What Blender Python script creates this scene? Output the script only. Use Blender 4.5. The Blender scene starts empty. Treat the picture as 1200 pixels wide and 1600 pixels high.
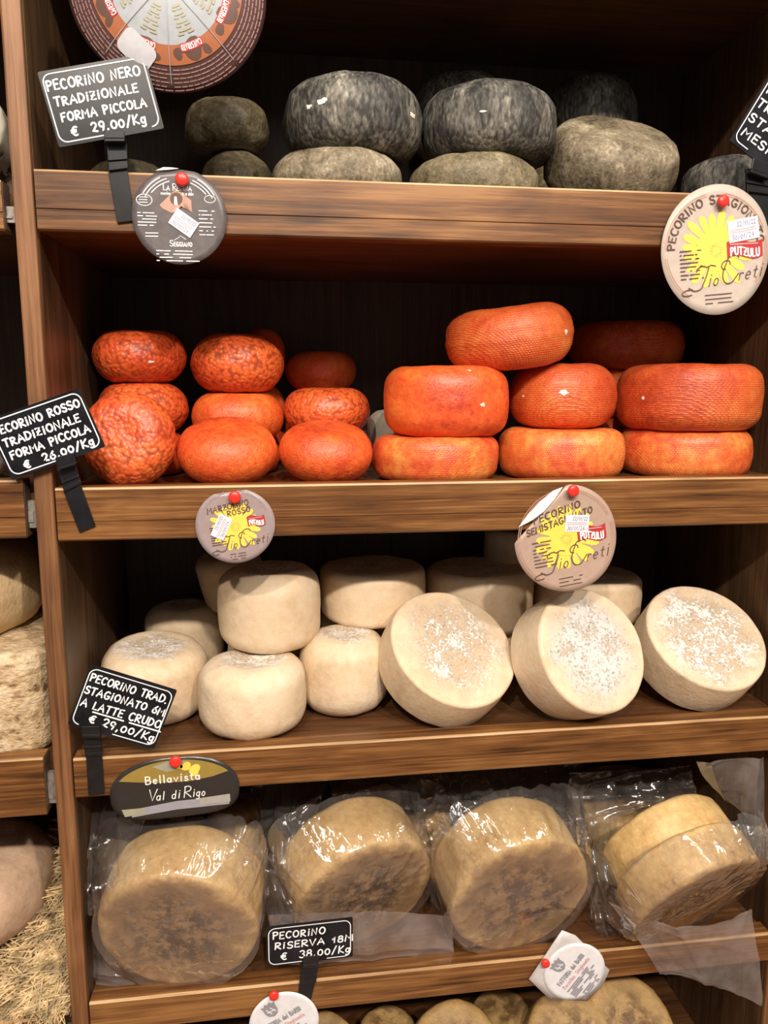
import bpy, bmesh, math, random
from mathutils import Vector, Matrix, noise
C = bpy.context.scene
COL = C.collection
PI = math.pi
# ------------------------------------------------------------------ camera
F_PX, PITCH, YAW, ROLL = 1225.94, 0.16029, 0.13918, 0.0008
CAM = Vector((0.29893, -1.10818, 1.55048))
FWD = Vector((math.sin(YAW)*math.cos(PITCH), math.cos(YAW)*math.cos(PITCH), -math.sin(PITCH)))
_r = Vector((math.cos(YAW), -math.sin(YAW), 0)); _u = _r.cross(FWD)
RIGHT = _r*math.cos(ROLL)+_u*math.sin(ROLL); UP = _u*math.cos(ROLL)-_r*math.sin(ROLL)
cd = bpy.data.cameras.new('camera'); cam = bpy.data.objects.new('camera', cd); COL.objects.link(cam)
cd.sensor_fit = 'VERTICAL'; cd.sensor_height = 36.0; cd.lens = 36.0*F_PX/1600.0; cd.clip_start = 0.02
cam.matrix_world = Matrix(((RIGHT.x, UP.x, -FWD.x, CAM.x), (RIGHT.y, UP.y, -FWD.y, CAM.y), (RIGHT.z, UP.z, -FWD.z, CAM.z), (0, 0, 0, 1)))
C.camera = cam
# ------------------------------------------------------------------ world, lamps, exposure
w = bpy.data.worlds.new('shop_air'); C.world = w; w.use_nodes = True
wn = w.node_tree; bgn = wn.nodes['Background']; bgn.inputs[1].default_value = 1.0
_tc = wn.nodes.new('ShaderNodeTexCoord'); _vo = wn.nodes.new('ShaderNodeTexNoise'); _vo.inputs['Scale'].default_value = 5.0; _vo.inputs['Detail'].default_value = 1.0
wn.links.new(_tc.outputs['Generated'], _vo.inputs['Vector'])
_rp = wn.nodes.new('ShaderNodeValToRGB'); _e = _rp.color_ramp.elements        # the dim shop around, plus invented bright noise patches added for glints
_e[0].position = 0.60; _e[0].color = (0.150, 0.129, 0.111, 1); _e[1].position = 0.72; _e[1].color = (1.0, 0.93, 0.86, 1)
wn.links.new(_vo.outputs['Fac'], _rp.inputs[0]); wn.links.new(_rp.outputs[0], bgn.inputs[0])
def lamp(name, loc, target, power, size, color=(1, 0.87, 0.73), shape='DISK', size_y=None, spread=None):
    d = bpy.data.lights.new(name, 'AREA'); d.energy = power; d.shape = shape; d.size = size; d.color = color
    if size_y: d.size_y = size_y
    if spread: d.spread = spread
    o = bpy.data.objects.new(name, d); COL.objects.link(o); o.location = loc
    o.rotation_euler = (Vector(target)-Vector(loc)).to_track_quat('-Z', 'Y').to_euler()
    return o
lamp('ceiling_spot', (-0.70, -3.60, 3.95), (0.3, 0.1, 1.3), 96, 0.14)
lamp('ceiling_spot', (0.55, -3.65, 3.95), (0.6, 0.1, 1.3), 104, 0.14)
lamp('ceiling_spot', (1.80, -3.60, 3.95), (0.8, 0.1, 1.3), 88, 0.14)
for lx, ly, lz in ((-0.45, -1.15, 2.95), (0.25, -0.75, 2.95), (0.95, -1.15, 2.95), (1.65, -0.75, 2.95), (0.10, -2.30, 2.95), (1.15, -2.30, 2.95)):
    lamp('added_glint_strip', (lx, ly, lz), (lx*0.6+0.25, 0.0, 1.0), 5.5, 0.06, (1, 0.94, 0.88), 'RECTANGLE', 0.7)  # unseen strips, added to give the bag film highlights
C.view_settings.view_transform = 'Standard'; C.view_settings.look = 'None'
C.view_settings.exposure = 0.0; C.view_settings.gamma = 1.0; C.view_settings.use_curve_mapping = False
C.cycles.max_bounces = 10; C.cycles.transparent_max_bounces = 24; C.cycles.diffuse_bounces = 4

# ------------------------------------------------------------------ helpers
def ray(px, py): return FWD + RIGHT*((px-600)/F_PX) + UP*((800-py)/F_PX)
def at(px, py, Y=0.0):
    d = ray(px, py); return CAM + d*((Y-CAM.y)/d.y)
def mesh_obj(name, verts, faces, mat=None, parent=None, loc=(0, 0, 0), smooth=False):
    me = bpy.data.meshes.new(name); me.from_pydata([tuple(v) for v in verts], [], faces); me.update()
    if mat: me.materials.append(mat)
    if smooth:
        me.polygons.foreach_set('use_smooth', [True]*len(me.polygons))
    o = bpy.data.objects.new(name, me); COL.objects.link(o); o.location = loc
    if parent: o.parent = parent
    return o
def tag(o, label=None, cat=None, group=None, kind=None):
    if label: o['label'] = label
    if cat: o['category'] = cat
    if group: o['group'] = group
    if kind: o['kind'] = kind
    return o
def thing(name, label, cat, loc=(0, 0, 0), group=None):
    o = bpy.data.objects.new(name, None); COL.objects.link(o); o.location = loc; o.empty_display_size = 0.02
    return tag(o, label, cat, group)
class MB:
    def __init__(s): s.v = []; s.f = []
    def add(s, v, f):
        n = len(s.v); s.v += [Vector(p) for p in v]; s.f += [tuple(i+n for i in q) for q in f]
    def box(s, x0, x1, y0, y1, z0, z1):
        v = [(x, y, z) for z in (z0, z1) for y in (y0, y1) for x in (x0, x1)]
        s.add(v, [(0, 2, 3, 1), (4, 5, 7, 6), (0, 1, 5, 4), (2, 6, 7, 3), (0, 4, 6, 2), (1, 3, 7, 5)])
    def prism(s, prof, axis_pts):
        """closed 2-D profile swept between two frames given as functions"""
        n = len(prof); v = []
        for fr in axis_pts: v += [fr(a, b) for a, b in prof]
        f = []
        for k in range(len(axis_pts)-1):
            for i in range(n):
                j = (i+1) % n; f.append((k*n+i, k*n+j, (k+1)*n+j, (k+1)*n+i))
        f.append(tuple(reversed(range(n)))); f.append(tuple(range((len(axis_pts)-1)*n, len(axis_pts)*n)))
        s.add(v, f)
    def plate(s, pts, thick, nrm=Vector((0, -1, 0))):
        """flat polygon of 3-D points given thickness away from the viewer"""
        n = len(pts); v = [Vector(p) for p in pts] + [Vector(p)-nrm*thick for p in pts]
        f = [tuple(range(n)), tuple(reversed(range(n, 2*n)))]
        for i in range(n): j = (i+1) % n; f.append((i, i+n, j+n, j))
        s.add(v, f)
    def build(s, name, mat, parent=None, loc=(0, 0, 0), smooth=False, bevel=0):
        L = Vector(loc)
        o = mesh_obj(name, [p for p in s.v], s.f, mat, parent, loc if parent is None else (0, 0, 0), smooth)
        bm = bmesh.new(); bm.from_mesh(o.data); bmesh.ops.recalc_face_normals(bm, faces=bm.faces); bm.to_mesh(o.data); bm.free()
        if bevel:
            m = o.modifiers.new('bevel', 'BEVEL'); m.width = bevel; m.segments = 2; m.limit_method = 'ANGLE'; m.angle_limit = 0.7
        return o

# ------------------------------------------------------------------ materials
def new_mat(name):
    m = bpy.data.materials.new(name); m.use_nodes = True
    nt = m.node_tree; b = nt.nodes['Principled BSDF']
    return m, nt, b
def N(nt, t, **kw):
    n = nt.nodes.new(t)
    for k, v in kw.items():
        if k.startswith('_'): setattr(n, k[1:], v)
        else: n.inputs[k.replace('__', ' ')].default_value = v
    return n
def ramp(nt, fac, stops):
    r = nt.nodes.new('ShaderNodeValToRGB'); e = r.color_ramp.elements
    while len(e) > 1: e.remove(e[-1])
    e[0].position = stops[0][0]; e[0].color = (*stops[0][1], 1)
    for p, c in stops[1:]:
        q = e.new(p); q.color = (*c, 1)
    nt.links.new(fac, r.inputs[0]); return r.outputs[0]
def coords(nt, scale=(1, 1, 1), kind='Object', rnd=True):
    tc = nt.nodes.new('ShaderNodeTexCoord'); mp = nt.nodes.new('ShaderNodeMapping'); mp.inputs['Scale'].default_value = scale
    nt.links.new(tc.outputs[kind], mp.inputs['Vector'])
    if rnd:
        oi = nt.nodes.new('ShaderNodeObjectInfo'); mul = nt.nodes.new('ShaderNodeMath'); mul.operation = 'MULTIPLY'; mul.inputs[1].default_value = 37.0
        nt.links.new(oi.outputs['Random'], mul.inputs[0]); cb = nt.nodes.new('ShaderNodeCombineXYZ')
        for i in range(3): nt.links.new(mul.outputs[0], cb.inputs[i])
        nt.links.new(cb.outputs[0], mp.inputs['Location'])
    return mp.outputs[0]
def noise_n(nt, vec, scale, detail=4, rough=0.55, dist=0.0):
    n = N(nt, 'ShaderNodeTexNoise'); n.inputs['Scale'].default_value = scale; n.inputs['Detail'].default_value = detail
    n.inputs['Roughness'].default_value = rough; n.inputs['Distortion'].default_value = dist
    nt.links.new(vec, n.inputs['Vector']); return n.outputs['Fac']
def math_n(nt, op, a, b=None, clamp=False):
    n = nt.nodes.new('ShaderNodeMath'); n.operation = op; n.use_clamp = clamp
    for i, x in enumerate((a, b)):
        if x is None: continue
        if isinstance(x, (int, float)): n.inputs[i].default_value = x
        else: nt.links.new(x, n.inputs[i])
    return n.outputs[0]
def mapr(nt, x, a, b, c=0.0, d=1.0):
    n = nt.nodes.new('ShaderNodeMapRange'); n.interpolation_type = 'SMOOTHSTEP'
    nt.links.new(x, n.inputs[0])
    for i, v in zip((1, 2, 3, 4), (a, b, c, d)): n.inputs[i].default_value = v
    return n.outputs[0]
def mixc(nt, fac, a, b):
    n = nt.nodes.new('ShaderNodeMix'); n.data_type = 'RGBA'
    if isinstance(fac, (int, float)): n.inputs[0].default_value = fac
    else: nt.links.new(fac, n.inputs[0])
    for i, x in ((6, a), (7, b)):
        if isinstance(x, tuple): n.inputs[i].default_value = (*x, 1)
        else: nt.links.new(x, n.inputs[i])
    return n.outputs[2]
def bump(nt, b, h, strength, dist=0.002):
    n = nt.nodes.new('ShaderNodeBump'); n.inputs['Strength'].default_value = strength; n.inputs['Distance'].default_value = dist
    nt.links.new(h, n.inputs['Height']); nt.links.new(n.outputs[0], b.inputs['Normal']); return n
def plain(name, col, rough=0.5, spec=0.5, var=0.08, scale=60, metal=0.0):
    m, nt, b = new_mat(name)
    v = coords(nt); f = noise_n(nt, v, scale, 3)
    lo = tuple(c*(1-var) for c in col); hi = tuple(min(1, c*(1+var)) for c in col)
    nt.links.new(ramp(nt, f, [(0.3, lo), (0.7, hi)]), b.inputs['Base Color'])
    b.inputs['Roughness'].default_value = rough; b.inputs['Specular IOR Level'].default_value = spec; b.inputs['Metallic'].default_value = metal
    return m
def wood(name, axis, dark, mid, light, rough=0.38, grain=1.0, spec=0.45):
    m, nt, b = new_mat(name)
    sc = [64.0*grain]*3; sc[axis] = 2.6
    v = coords(nt, tuple(sc), rnd=True)
    f1 = noise_n(nt, v, 1.0, 6, 0.62, 0.9)
    sc2 = [330.0]*3; sc2[axis] = 9.0
    v2 = coords(nt, tuple(sc2)); f2 = noise_n(nt, v2, 1.0, 3, 0.6)
    v3 = coords(nt, tuple([6.0 if i != axis else 3.2 for i in range(3)])); f3 = noise_n(nt, v3, 1.0, 3, 0.6, 0.5)
    s = math_n(nt, 'ADD', math_n(nt, 'MULTIPLY', f1, 0.44), math_n(nt, 'MULTIPLY', f2, 0.26))
    s = math_n(nt, 'ADD', s, math_n(nt, 'MULTIPLY', f3, 0.36))
    c = ramp(nt, s, [(0.40, dark), (0.52, mid), (0.64, light)])
    nt.links.new(c, b.inputs['Base Color'])
    b.inputs['Roughness'].default_value = rough; b.inputs['Specular IOR Level'].default_value = spec
    bump(nt, b, s, 0.25, 0.0015)
    return m
M = {}
M['board'] = wood('walnut_board', 0, (0.036, 0.013, 0.004), (0.148, 0.059, 0.017), (0.30, 0.140, 0.045))
M['edge_highlight'] = wood('board_edge_highlight', 0, (0.20, 0.10, 0.045), (0.46, 0.28, 0.13), (0.66, 0.46, 0.26), 0.4)  # paler wood, the edge highlight is put into its colour
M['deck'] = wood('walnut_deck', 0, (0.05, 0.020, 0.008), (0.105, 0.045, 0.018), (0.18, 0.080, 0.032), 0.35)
M['post'] = wood('walnut_post', 2, (0.075, 0.030, 0.012), (0.185, 0.080, 0.031), (0.30, 0.145, 0.062), 0.5)
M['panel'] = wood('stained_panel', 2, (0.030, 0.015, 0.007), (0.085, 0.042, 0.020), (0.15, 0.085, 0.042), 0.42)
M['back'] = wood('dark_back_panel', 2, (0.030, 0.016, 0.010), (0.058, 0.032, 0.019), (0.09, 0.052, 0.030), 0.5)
M['end'] = wood('sawn_board_end', 1, (0.045, 0.026, 0.015), (0.085, 0.052, 0.033), (0.14, 0.095, 0.064), 0.6)
M['bracket'] = plain('dull_zinc', (0.26, 0.235, 0.21), 0.45, 0.5, 0.3, 140, 0.4)

def cheese_mat(name, stops, big, fine, rough, spec, bumps, weave=0.0, sss=0.0, coat=0.0, speck=None, face=None, face_r=(0.45, 0.85), stain=None, face_t=(0.46, 0.62), stretch=(1, 1, 1), strength=0.75):
    """stops: colour ramp over patchy noise; bumps: list of (kind, scale, weight); face: mould colours of the flat face; stain: dark colour on the flat face"""
    m, nt, b = new_mat(name)
    v = coords(nt, stretch)
    a = noise_n(nt, v, big, 5, 0.6, 0.4); f = noise_n(nt, v, fine, 4, 0.65)
    s = math_n(nt, 'ADD', math_n(nt, 'MULTIPLY', a, 0.62), math_n(nt, 'MULTIPLY', f, 0.38))
    c = ramp(nt, s, stops)
    h = None
    for kind, scale, wt in bumps:
        if kind == 'noise': q = noise_n(nt, v, scale, 4, 0.6)
        elif kind == 'cell':
            n = N(nt, 'ShaderNodeTexVoronoi', _feature='SMOOTH_F1'); n.inputs['Scale'].default_value = scale
            nt.links.new(v, n.inputs['Vector']); q = math_n(nt, 'SUBTRACT', 1.0, n.outputs['Distance'])
        elif kind == 'weave':
            w1 = N(nt, 'ShaderNodeTexWave', _bands_direction='Z'); w1.inputs['Scale'].default_value = scale; w1.inputs['Distortion'].default_value = 3.0; w1.inputs['Detail'].default_value = 2.0
            nt.links.new(coords(nt), w1.inputs['Vector'])
            w2 = N(nt, 'ShaderNodeTexWave', _bands_direction='DIAGONAL'); w2.inputs['Scale'].default_value = scale*1.1; w2.inputs['Distortion'].default_value = 4.0
            nt.links.new(coords(nt), w2.inputs['Vector'])
            q = math_n(nt, 'MULTIPLY', w1.outputs['Fac'], w2.outputs['Fac'])
        q = math_n(nt, 'MULTIPLY', q, wt); h = q if h is None else math_n(nt, 'ADD', h, q)
        if kind in ('cell', 'weave') and speck:
            c = mixc(nt, mapr(nt, q, wt*speck[1], wt*speck[2], 0.0, speck[3]), c, speck[0])
    if face or stain:
        tc = nt.nodes.new('ShaderNodeTexCoord'); sp = nt.nodes.new('ShaderNodeSeparateXYZ'); nt.links.new(tc.outputs['Generated'], sp.inputs[0])
        dx = math_n(nt, 'SUBTRACT', sp.outputs[0], 0.5); dy = math_n(nt, 'SUBTRACT', sp.outputs[1], 0.5)
        rr = math_n(nt, 'MULTIPLY', math_n(nt, 'SQRT', math_n(nt, 'ADD', math_n(nt, 'MULTIPLY', dx, dx), math_n(nt, 'MULTIPLY', dy, dy))), 2.0)
        wob = noise_n(nt, v, 22, 4, 0.6)
        rr = math_n(nt, 'ADD', rr, math_n(nt, 'MULTIPLY', math_n(nt, 'SUBTRACT', wob, 0.5), 0.9))
        mask = math_n(nt, 'MULTIPLY', mapr(nt, rr, face_r[0], face_r[1], 1.0, 0.0), mapr(nt, sp.outputs[2], 0.80, 0.93))
        if face:
            sp2 = noise_n(nt, v, 190, 5, 0.75); sp3 = noise_n(nt, v, 30, 3)
            th = mapr(nt, math_n(nt, 'ADD', math_n(nt, 'MULTIPLY', sp2, 0.7), math_n(nt, 'MULTIPLY', sp3, 0.4)), *face_t)
            c = mixc(nt, math_n(nt, 'MULTIPLY', mask, 0.62), c, (0.52, 0.385, 0.265))
            c = mixc(nt, math_n(nt, 'MULTIPLY', mask, th), c, face[0])
            dots = mapr(nt, noise_n(nt, v, 230, 2, 0.5), 0.60, 0.66)
            c = mixc(nt, math_n(nt, 'MULTIPLY', math_n(nt, 'MULTIPLY', mask, dots), 0.7), c, face[1])
            h = math_n(nt, 'ADD', h, math_n(nt, 'MULTIPLY', math_n(nt, 'MULTIPLY', mask, th), 0.5))
        if stain:
            full = math_n(nt, 'MULTIPLY', mapr(nt, rr, 0.80, 1.02, 1.0, 0.0), mapr(nt, sp.outputs[2], 0.86, 0.95))
            c = mixc(nt, math_n(nt, 'MULTIPLY', full, 0.78), c, stain[0])
            sp2 = noise_n(nt, v, 38, 6, 0.72)
            c = mixc(nt, math_n(nt, 'MULTIPLY', math_n(nt, 'MULTIPLY', mask, mapr(nt, sp2, 0.40, 0.56)), 0.95), c, stain[1])
    nt.links.new(c, b.inputs['Base Color'])
    b.inputs['Roughness'].default_value = rough; b.inputs['Specular IOR Level'].default_value = spec
    if sss:
        b.inputs['Subsurface Weight'].default_value = sss; b.inputs['Subsurface Radius'].default_value = (1.0, 0.6, 0.35); b.inputs['Subsurface Scale'].default_value = 0.006
    if coat: b.inputs['Coat Weight'].default_value = coat; b.inputs['Coat Roughness'].default_value = 0.25
    bump(nt, b, h, strength, 0.0022)
    return m
RED = [(0.30, (0.38, 0.042, 0.012)), (0.44, (0.62, 0.078, 0.020)), (0.57, (0.75, 0.130, 0.030)), (0.72, (0.80, 0.23, 0.050))]
M['red_coarse'] = cheese_mat('red_rind_coarse', RED, 9, 60, 0.36, 0.5, [('cell', 170, 1.3), ('noise', 320, 0.4)], speck=((0.24, 0.032, 0.012), 0.62, 0.35, 0.7), coat=0.15)
M['red_smooth'] = cheese_mat('red_rind_smooth', [(0.34, (0.36, 0.034, 0.011)), (0.44, (0.63, 0.070, 0.018)), (0.55, (0.76, 0.130, 0.026)), (0.68, (0.84, 0.26, 0.052))], 9, 110, 0.36, 0.5, [('noise', 150, 0.8), ('noise', 320, 0.7)], coat=0.1)
M['red_weave'] = cheese_mat('red_rind_woven', [(0.33, (0.42, 0.045, 0.014)), (0.45, (0.64, 0.092, 0.024)), (0.56, (0.75, 0.160, 0.038)), (0.70, (0.82, 0.29, 0.075))], 7, 75, 0.38, 0.5, [('weave', 95, 0.5), ('noise', 300, 0.7)], speck=((0.24, 0.034, 0.012), 0.35, 0.02, 0.40), coat=0.1, strength=0.6)
M['red_patchy'] = cheese_mat('orange_red_patchy_rind', [(0.32, (0.48, 0.045, 0.020)), (0.43, (0.70, 0.105, 0.032)), (0.52, (0.80, 0.200, 0.045)), (0.64, (0.86, 0.38, 0.095))], 10, 80, 0.36, 0.5, [('weave', 110, 0.3), ('noise', 300, 0.7)], speck=((0.40, 0.040, 0.014), 0.35, 0.02, 0.25), coat=0.1, strength=0.5)
M['red_waxed'] = cheese_mat('orange_red_waxed_rind', [(0.34, (0.44, 0.042, 0.014)), (0.44, (0.68, 0.088, 0.022)), (0.56, (0.79, 0.160, 0.032)), (0.69, (0.86, 0.31, 0.065))], 8, 90, 0.35, 0.5, [('noise', 260, 0.8), ('noise', 90, 0.5)], coat=0.12, strength=0.55)
M['black'] = cheese_mat('black_rind', [(0.37, (0.014, 0.014, 0.014)), (0.47, (0.068, 0.064, 0.057)), (0.57, (0.170, 0.158, 0.132)), (0.68, (0.42, 0.39, 0.32))], 20, 210, 0.6, 0.25, [('noise', 110, 1.0), ('cell', 210, 0.7)], speck=((0.012, 0.012, 0.012), 0.60, 0.35, 0.65), stretch=(1, 1, 0.42))
M['black_tan'] = cheese_mat('greyed_tan_rind', [(0.36, (0.040, 0.032, 0.022)), (0.46, (0.130, 0.102, 0.064)), (0.56, (0.25, 0.205, 0.135)), (0.68, (0.52, 0.46, 0.34))], 15, 170, 0.6, 0.35, [('noise', 90, 1.0), ('noise', 240, 0.6)])
M['black_olive'] = cheese_mat('olive_brown_rind', [(0.34, (0.035, 0.028, 0.018)), (0.46, (0.115, 0.092, 0.050)), (0.57, (0.24, 0.195, 0.115)), (0.70, (0.46, 0.41, 0.30))], 15, 160, 0.55, 0.4, [('noise', 100, 1.0), ('noise', 240, 0.5)])
CREAM = [(0.30, (0.57, 0.41, 0.255)), (0.45, (0.69, 0.53, 0.355)), (0.60, (0.75, 0.61, 0.44)), (0.78, (0.80, 0.70, 0.55))]
M['white'] = cheese_mat('ivory_rind', CREAM, 11, 70, 0.55, 0.35, [('noise', 130, 0.5), ('noise', 40, 0.6)], sss=0.12, face=((0.90, 0.86, 0.80), (0.38, 0.31, 0.24)), face_r=(0.40, 0.75))
M['white_mould'] = cheese_mat('ivory_rind_grey_mould', CREAM, 11, 70, 0.55, 0.35, [('noise', 130, 0.5), ('noise', 40, 0.4)], sss=0.12, face=((0.66, 0.645, 0.62), (0.20, 0.175, 0.15)), face_r=(0.48, 0.95), face_t=(0.40, 0.56))
M['white_few'] = cheese_mat('ivory_rind_mould_flecks', CREAM, 11, 70, 0.55, 0.35, [('noise', 130, 0.5), ('noise', 40, 0.4)], sss=0.12, face=((0.86, 0.82, 0.76), (0.40, 0.30, 0.20)), face_r=(0.35, 1.00), face_t=(0.53, 0.62))
M['white_net'] = cheese_mat('ivory_rind_netted_mould', CREAM, 11, 70, 0.55, 0.35, [('noise', 130, 0.5), ('noise', 40, 0.4)], sss=0.12, face=((0.84, 0.81, 0.76), (0.38, 0.29, 0.20)), face_r=(0.55, 1.05), face_t=(0.49, 0.59))
M['grey'] = cheese_mat('pale_grey_rind', [(0.3, (0.28, 0.25, 0.20)), (0.5, (0.42, 0.38, 0.31)), (0.75, (0.55, 0.51, 0.44))], 12, 100, 0.6, 0.3, [('noise', 100, 0.8)])
AGED = [(0.32, (0.32, 0.175, 0.065)), (0.43, (0.56, 0.355, 0.140)), (0.55, (0.71, 0.485, 0.215)), (0.72, (0.82, 0.62, 0.33))]
M['aged'] = cheese_mat('aged_tan_rind', AGED, 10, 90, 0.45, 0.4, [('noise', 110, 0.6), ('noise', 34, 0.5)], sss=0.05, stain=((0.29, 0.170, 0.078), (0.050, 0.028, 0.017)), face_r=(0.30, 0.95))
M['aged_low'] = cheese_mat('pitted_tan_rind', [(0.30, (0.28, 0.155, 0.055)), (0.45, (0.50, 0.31, 0.115)), (0.60, (0.62, 0.42, 0.185)), (0.78, (0.70, 0.52, 0.28))], 12, 110, 0.5, 0.4, [('noise', 110, 0.7), ('noise', 300, 0.4)], stain=((0.42, 0.27, 0.11), (0.17, 0.095, 0.040)), face_r=(0.35, 0.9))
M['bark'] = cheese_mat('cracked_pale_rind', [(0.36, (0.17, 0.105, 0.055)), (0.43, (0.42, 0.29, 0.16)), (0.52, (0.62, 0.47, 0.29)), (0.68, (0.78, 0.67, 0.50))], 26, 80, 0.7, 0.25, [('noise', 40, 3.0), ('noise', 130, 1.2)], stretch=(1, 1, 1.6), strength=1.0)
M['buff'] = cheese_mat('buff_rind', [(0.30, (0.50, 0.33, 0.16)), (0.5, (0.64, 0.46, 0.25)), (0.75, (0.74, 0.58, 0.36))], 10, 90, 0.6, 0.3, [('noise', 120, 0.9)])
M['pinkish'] = cheese_mat('pinkish_rind', [(0.30, (0.42, 0.27, 0.17)), (0.5, (0.60, 0.41, 0.28)), (0.75, (0.72, 0.55, 0.42))], 9, 90, 0.55, 0.3, [('noise', 120, 0.6)])
M['paperwrap'] = cheese_mat('printed_paper', [(0.40, (0.08, 0.07, 0.065)), (0.42, (0.60, 0.56, 0.48)), (0.56, (0.72, 0.68, 0.56)), (0.66, (0.76, 0.66, 0.38))], 22, 30, 0.5, 0.4, [('noise', 30, 0.5)])
M['chip'] = plain('chipped_white', (0.80, 0.72, 0.62), 0.5, 0.4, 0.1, 300)

def film_mat(name, haze, hazecol, gloss_lo, gloss_hi, rough, bscale=36, bstr=0.35):
    m, nt, b = new_mat(name); nt.nodes.remove(b); out = nt.nodes['Material Output']
    tr = nt.nodes.new('ShaderNodeBsdfTransparent'); tr.inputs[0].default_value = (0.96, 0.955, 0.95, 1)
    df = nt.nodes.new('ShaderNodeBsdfDiffuse'); df.inputs[0].default_value = (*hazecol, 1)
    gl = nt.nodes.new('ShaderNodeBsdfGlossy'); gl.inputs['Roughness'].default_value = rough; gl.inputs[0].default_value = (1, 1, 1, 1)
    lw = nt.nodes.new('ShaderNodeLayerWeight'); lw.inputs[0].default_value = 0.35
    v = coords(nt); f = noise_n(nt, v, bscale, 3, 0.5, 1.2)
    bp = nt.nodes.new('ShaderNodeBump'); bp.inputs['Strength'].default_value = bstr; bp.inputs['Distance'].default_value = 0.004
    nt.links.new(f, bp.inputs['Height']); nt.links.new(bp.outputs[0], gl.inputs['Normal']); nt.links.new(bp.outputs[0], lw.inputs['Normal'])
    fac = mapr(nt, lw.outputs['Facing'], 0.0, 1.0, gloss_lo, gloss_hi)
    hz = mapr(nt, noise_n(nt, v, 14, 3, 0.6), 0.3, 0.75, haze*0.5, haze*1.5)
    m1 = nt.nodes.new('ShaderNodeMixShader'); nt.links.new(hz, m1.inputs[0]); nt.links.new(tr.outputs[0], m1.inputs[1]); nt.links.new(df.outputs[0], m1.inputs[2])
    m2 = nt.nodes.new('ShaderNodeMixShader'); nt.links.new(fac, m2.inputs[0]); nt.links.new(m1.outputs[0], m2.inputs[1]); nt.links.new(gl.outputs[0], m2.inputs[2])
    nt.links.new(m2.outputs[0], out.inputs['Surface'])
    return m
M['film'] = film_mat('clear_bag_film', 0.055, (0.74, 0.70, 0.68), 0.12, 0.65, 0.075, 24, 0.6)
M['film_haze'] = film_mat('creased_bag_film', 0.16, (0.66, 0.60, 0.59), 0.09, 0.5, 0.10, 16, 0.45)

M['slate'] = plain('black_slate_card', (0.011, 0.012, 0.015), 0.27, 0.28, 0.5, 30)
M['clip'] = plain('black_plastic', (0.010, 0.010, 0.012), 0.28, 0.5, 0.3, 50)
M['chalk'] = plain('white_paint_pen', (0.88, 0.89, 0.92), 0.6, 0.3, 0.03, 200)
M['red_pin'] = plain('red_plastic', (0.78, 0.035, 0.025), 0.3, 0.5, 0.05, 50)
def ink(name, col, rough=0.45, spec=0.4, var=0.06): return plain(name, col, rough, spec, var, 90)
M['lab_grey'] = ink('glossy_charcoal_paper', (0.098, 0.084, 0.086), 0.34, 0.5, 0.2)
M['lab_beige'] = ink('beige_paper', (0.47, 0.40, 0.345), 0.4)
M['lab_mauve'] = ink('mauve_paper', (0.33, 0.255, 0.25), 0.3, 0.5)
M['lab_rose'] = ink('rosy_beige_paper', (0.42, 0.30, 0.24), 0.3, 0.5)
M['lab_white'] = ink('white_paper', (0.76, 0.76, 0.80), 0.5)
M['backing'] = ink('waxed_backing_paper', (0.58, 0.56, 0.55), 0.35)
M['paper_back'] = ink('plain_white_paper_back', (0.80, 0.78, 0.76), 0.5)
M['yellow'] = ink('yellow_print', (0.84, 0.63, 0.10))
M['gold'] = ink('gold_print', (0.78, 0.50, 0.12))
M['ribbon'] = ink('crimson_print', (0.42, 0.035, 0.040))
M['brown_ink'] = ink('brown_print', (0.11, 0.060, 0.045))
M['white_ink'] = ink('white_print', (0.84, 0.83, 0.82))
M['grey_ink'] = ink('grey_print', (0.30, 0.29, 0.33))
M['pink_ink'] = ink('pink_print', (0.66, 0.42, 0.45))
M['blue_ink'] = ink('violet_stamp', (0.33, 0.33, 0.50))
M['dark_ink'] = ink('dark_print', (0.030, 0.026, 0.024), 0.25, 0.5)
M['tan_ink'] = ink('tan_print', (0.44, 0.26, 0.20))
M['orange_ink'] = ink('orange_print', (0.36, 0.12, 0.05))
M['olive_ink'] = ink('olive_print', (0.33, 0.32, 0.23))
M['ochre_ink'] = ink('ochre_print', (0.30, 0.21, 0.05), 0.3)
M['mauve_wrap'] = ink('dark_mauve_wrapper', (0.085, 0.042, 0.038), 0.35)
M['wrap_white'] = ink('pale_wrapper', (0.33, 0.355, 0.385), 0.35)
M['straw'] = plain('dry_straw', (0.58, 0.43, 0.235), 0.6, 0.3, 0.6, 45)
M['straw_under'] = plain('straw_gap_shade', (0.24, 0.165, 0.085), 0.7, 0.2, 0.5, 60)  # bed under the strands, coloured darker to paint the shade in the gaps
M['floor'] = plain('terracotta_floor', (0.22, 0.13, 0.085), 0.5, 0.4, 0.2, 6)
M['plaster'] = plain('plaster', (0.55, 0.49, 0.42), 0.8, 0.2, 0.05, 8)

# ------------------------------------------------------------------ the setting
fb = MB(); fb.box(-3.2, 3.2, -3.2, 0.60, -0.05, 0.0); tag(fb.build('floor', M['floor']), kind='structure')
wb = MB(); wb.box(-3.2, 3.2, 0.55, 0.60, 0.0, 3.0); tag(wb.build('wall_back', M['plaster']), kind='structure')

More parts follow.
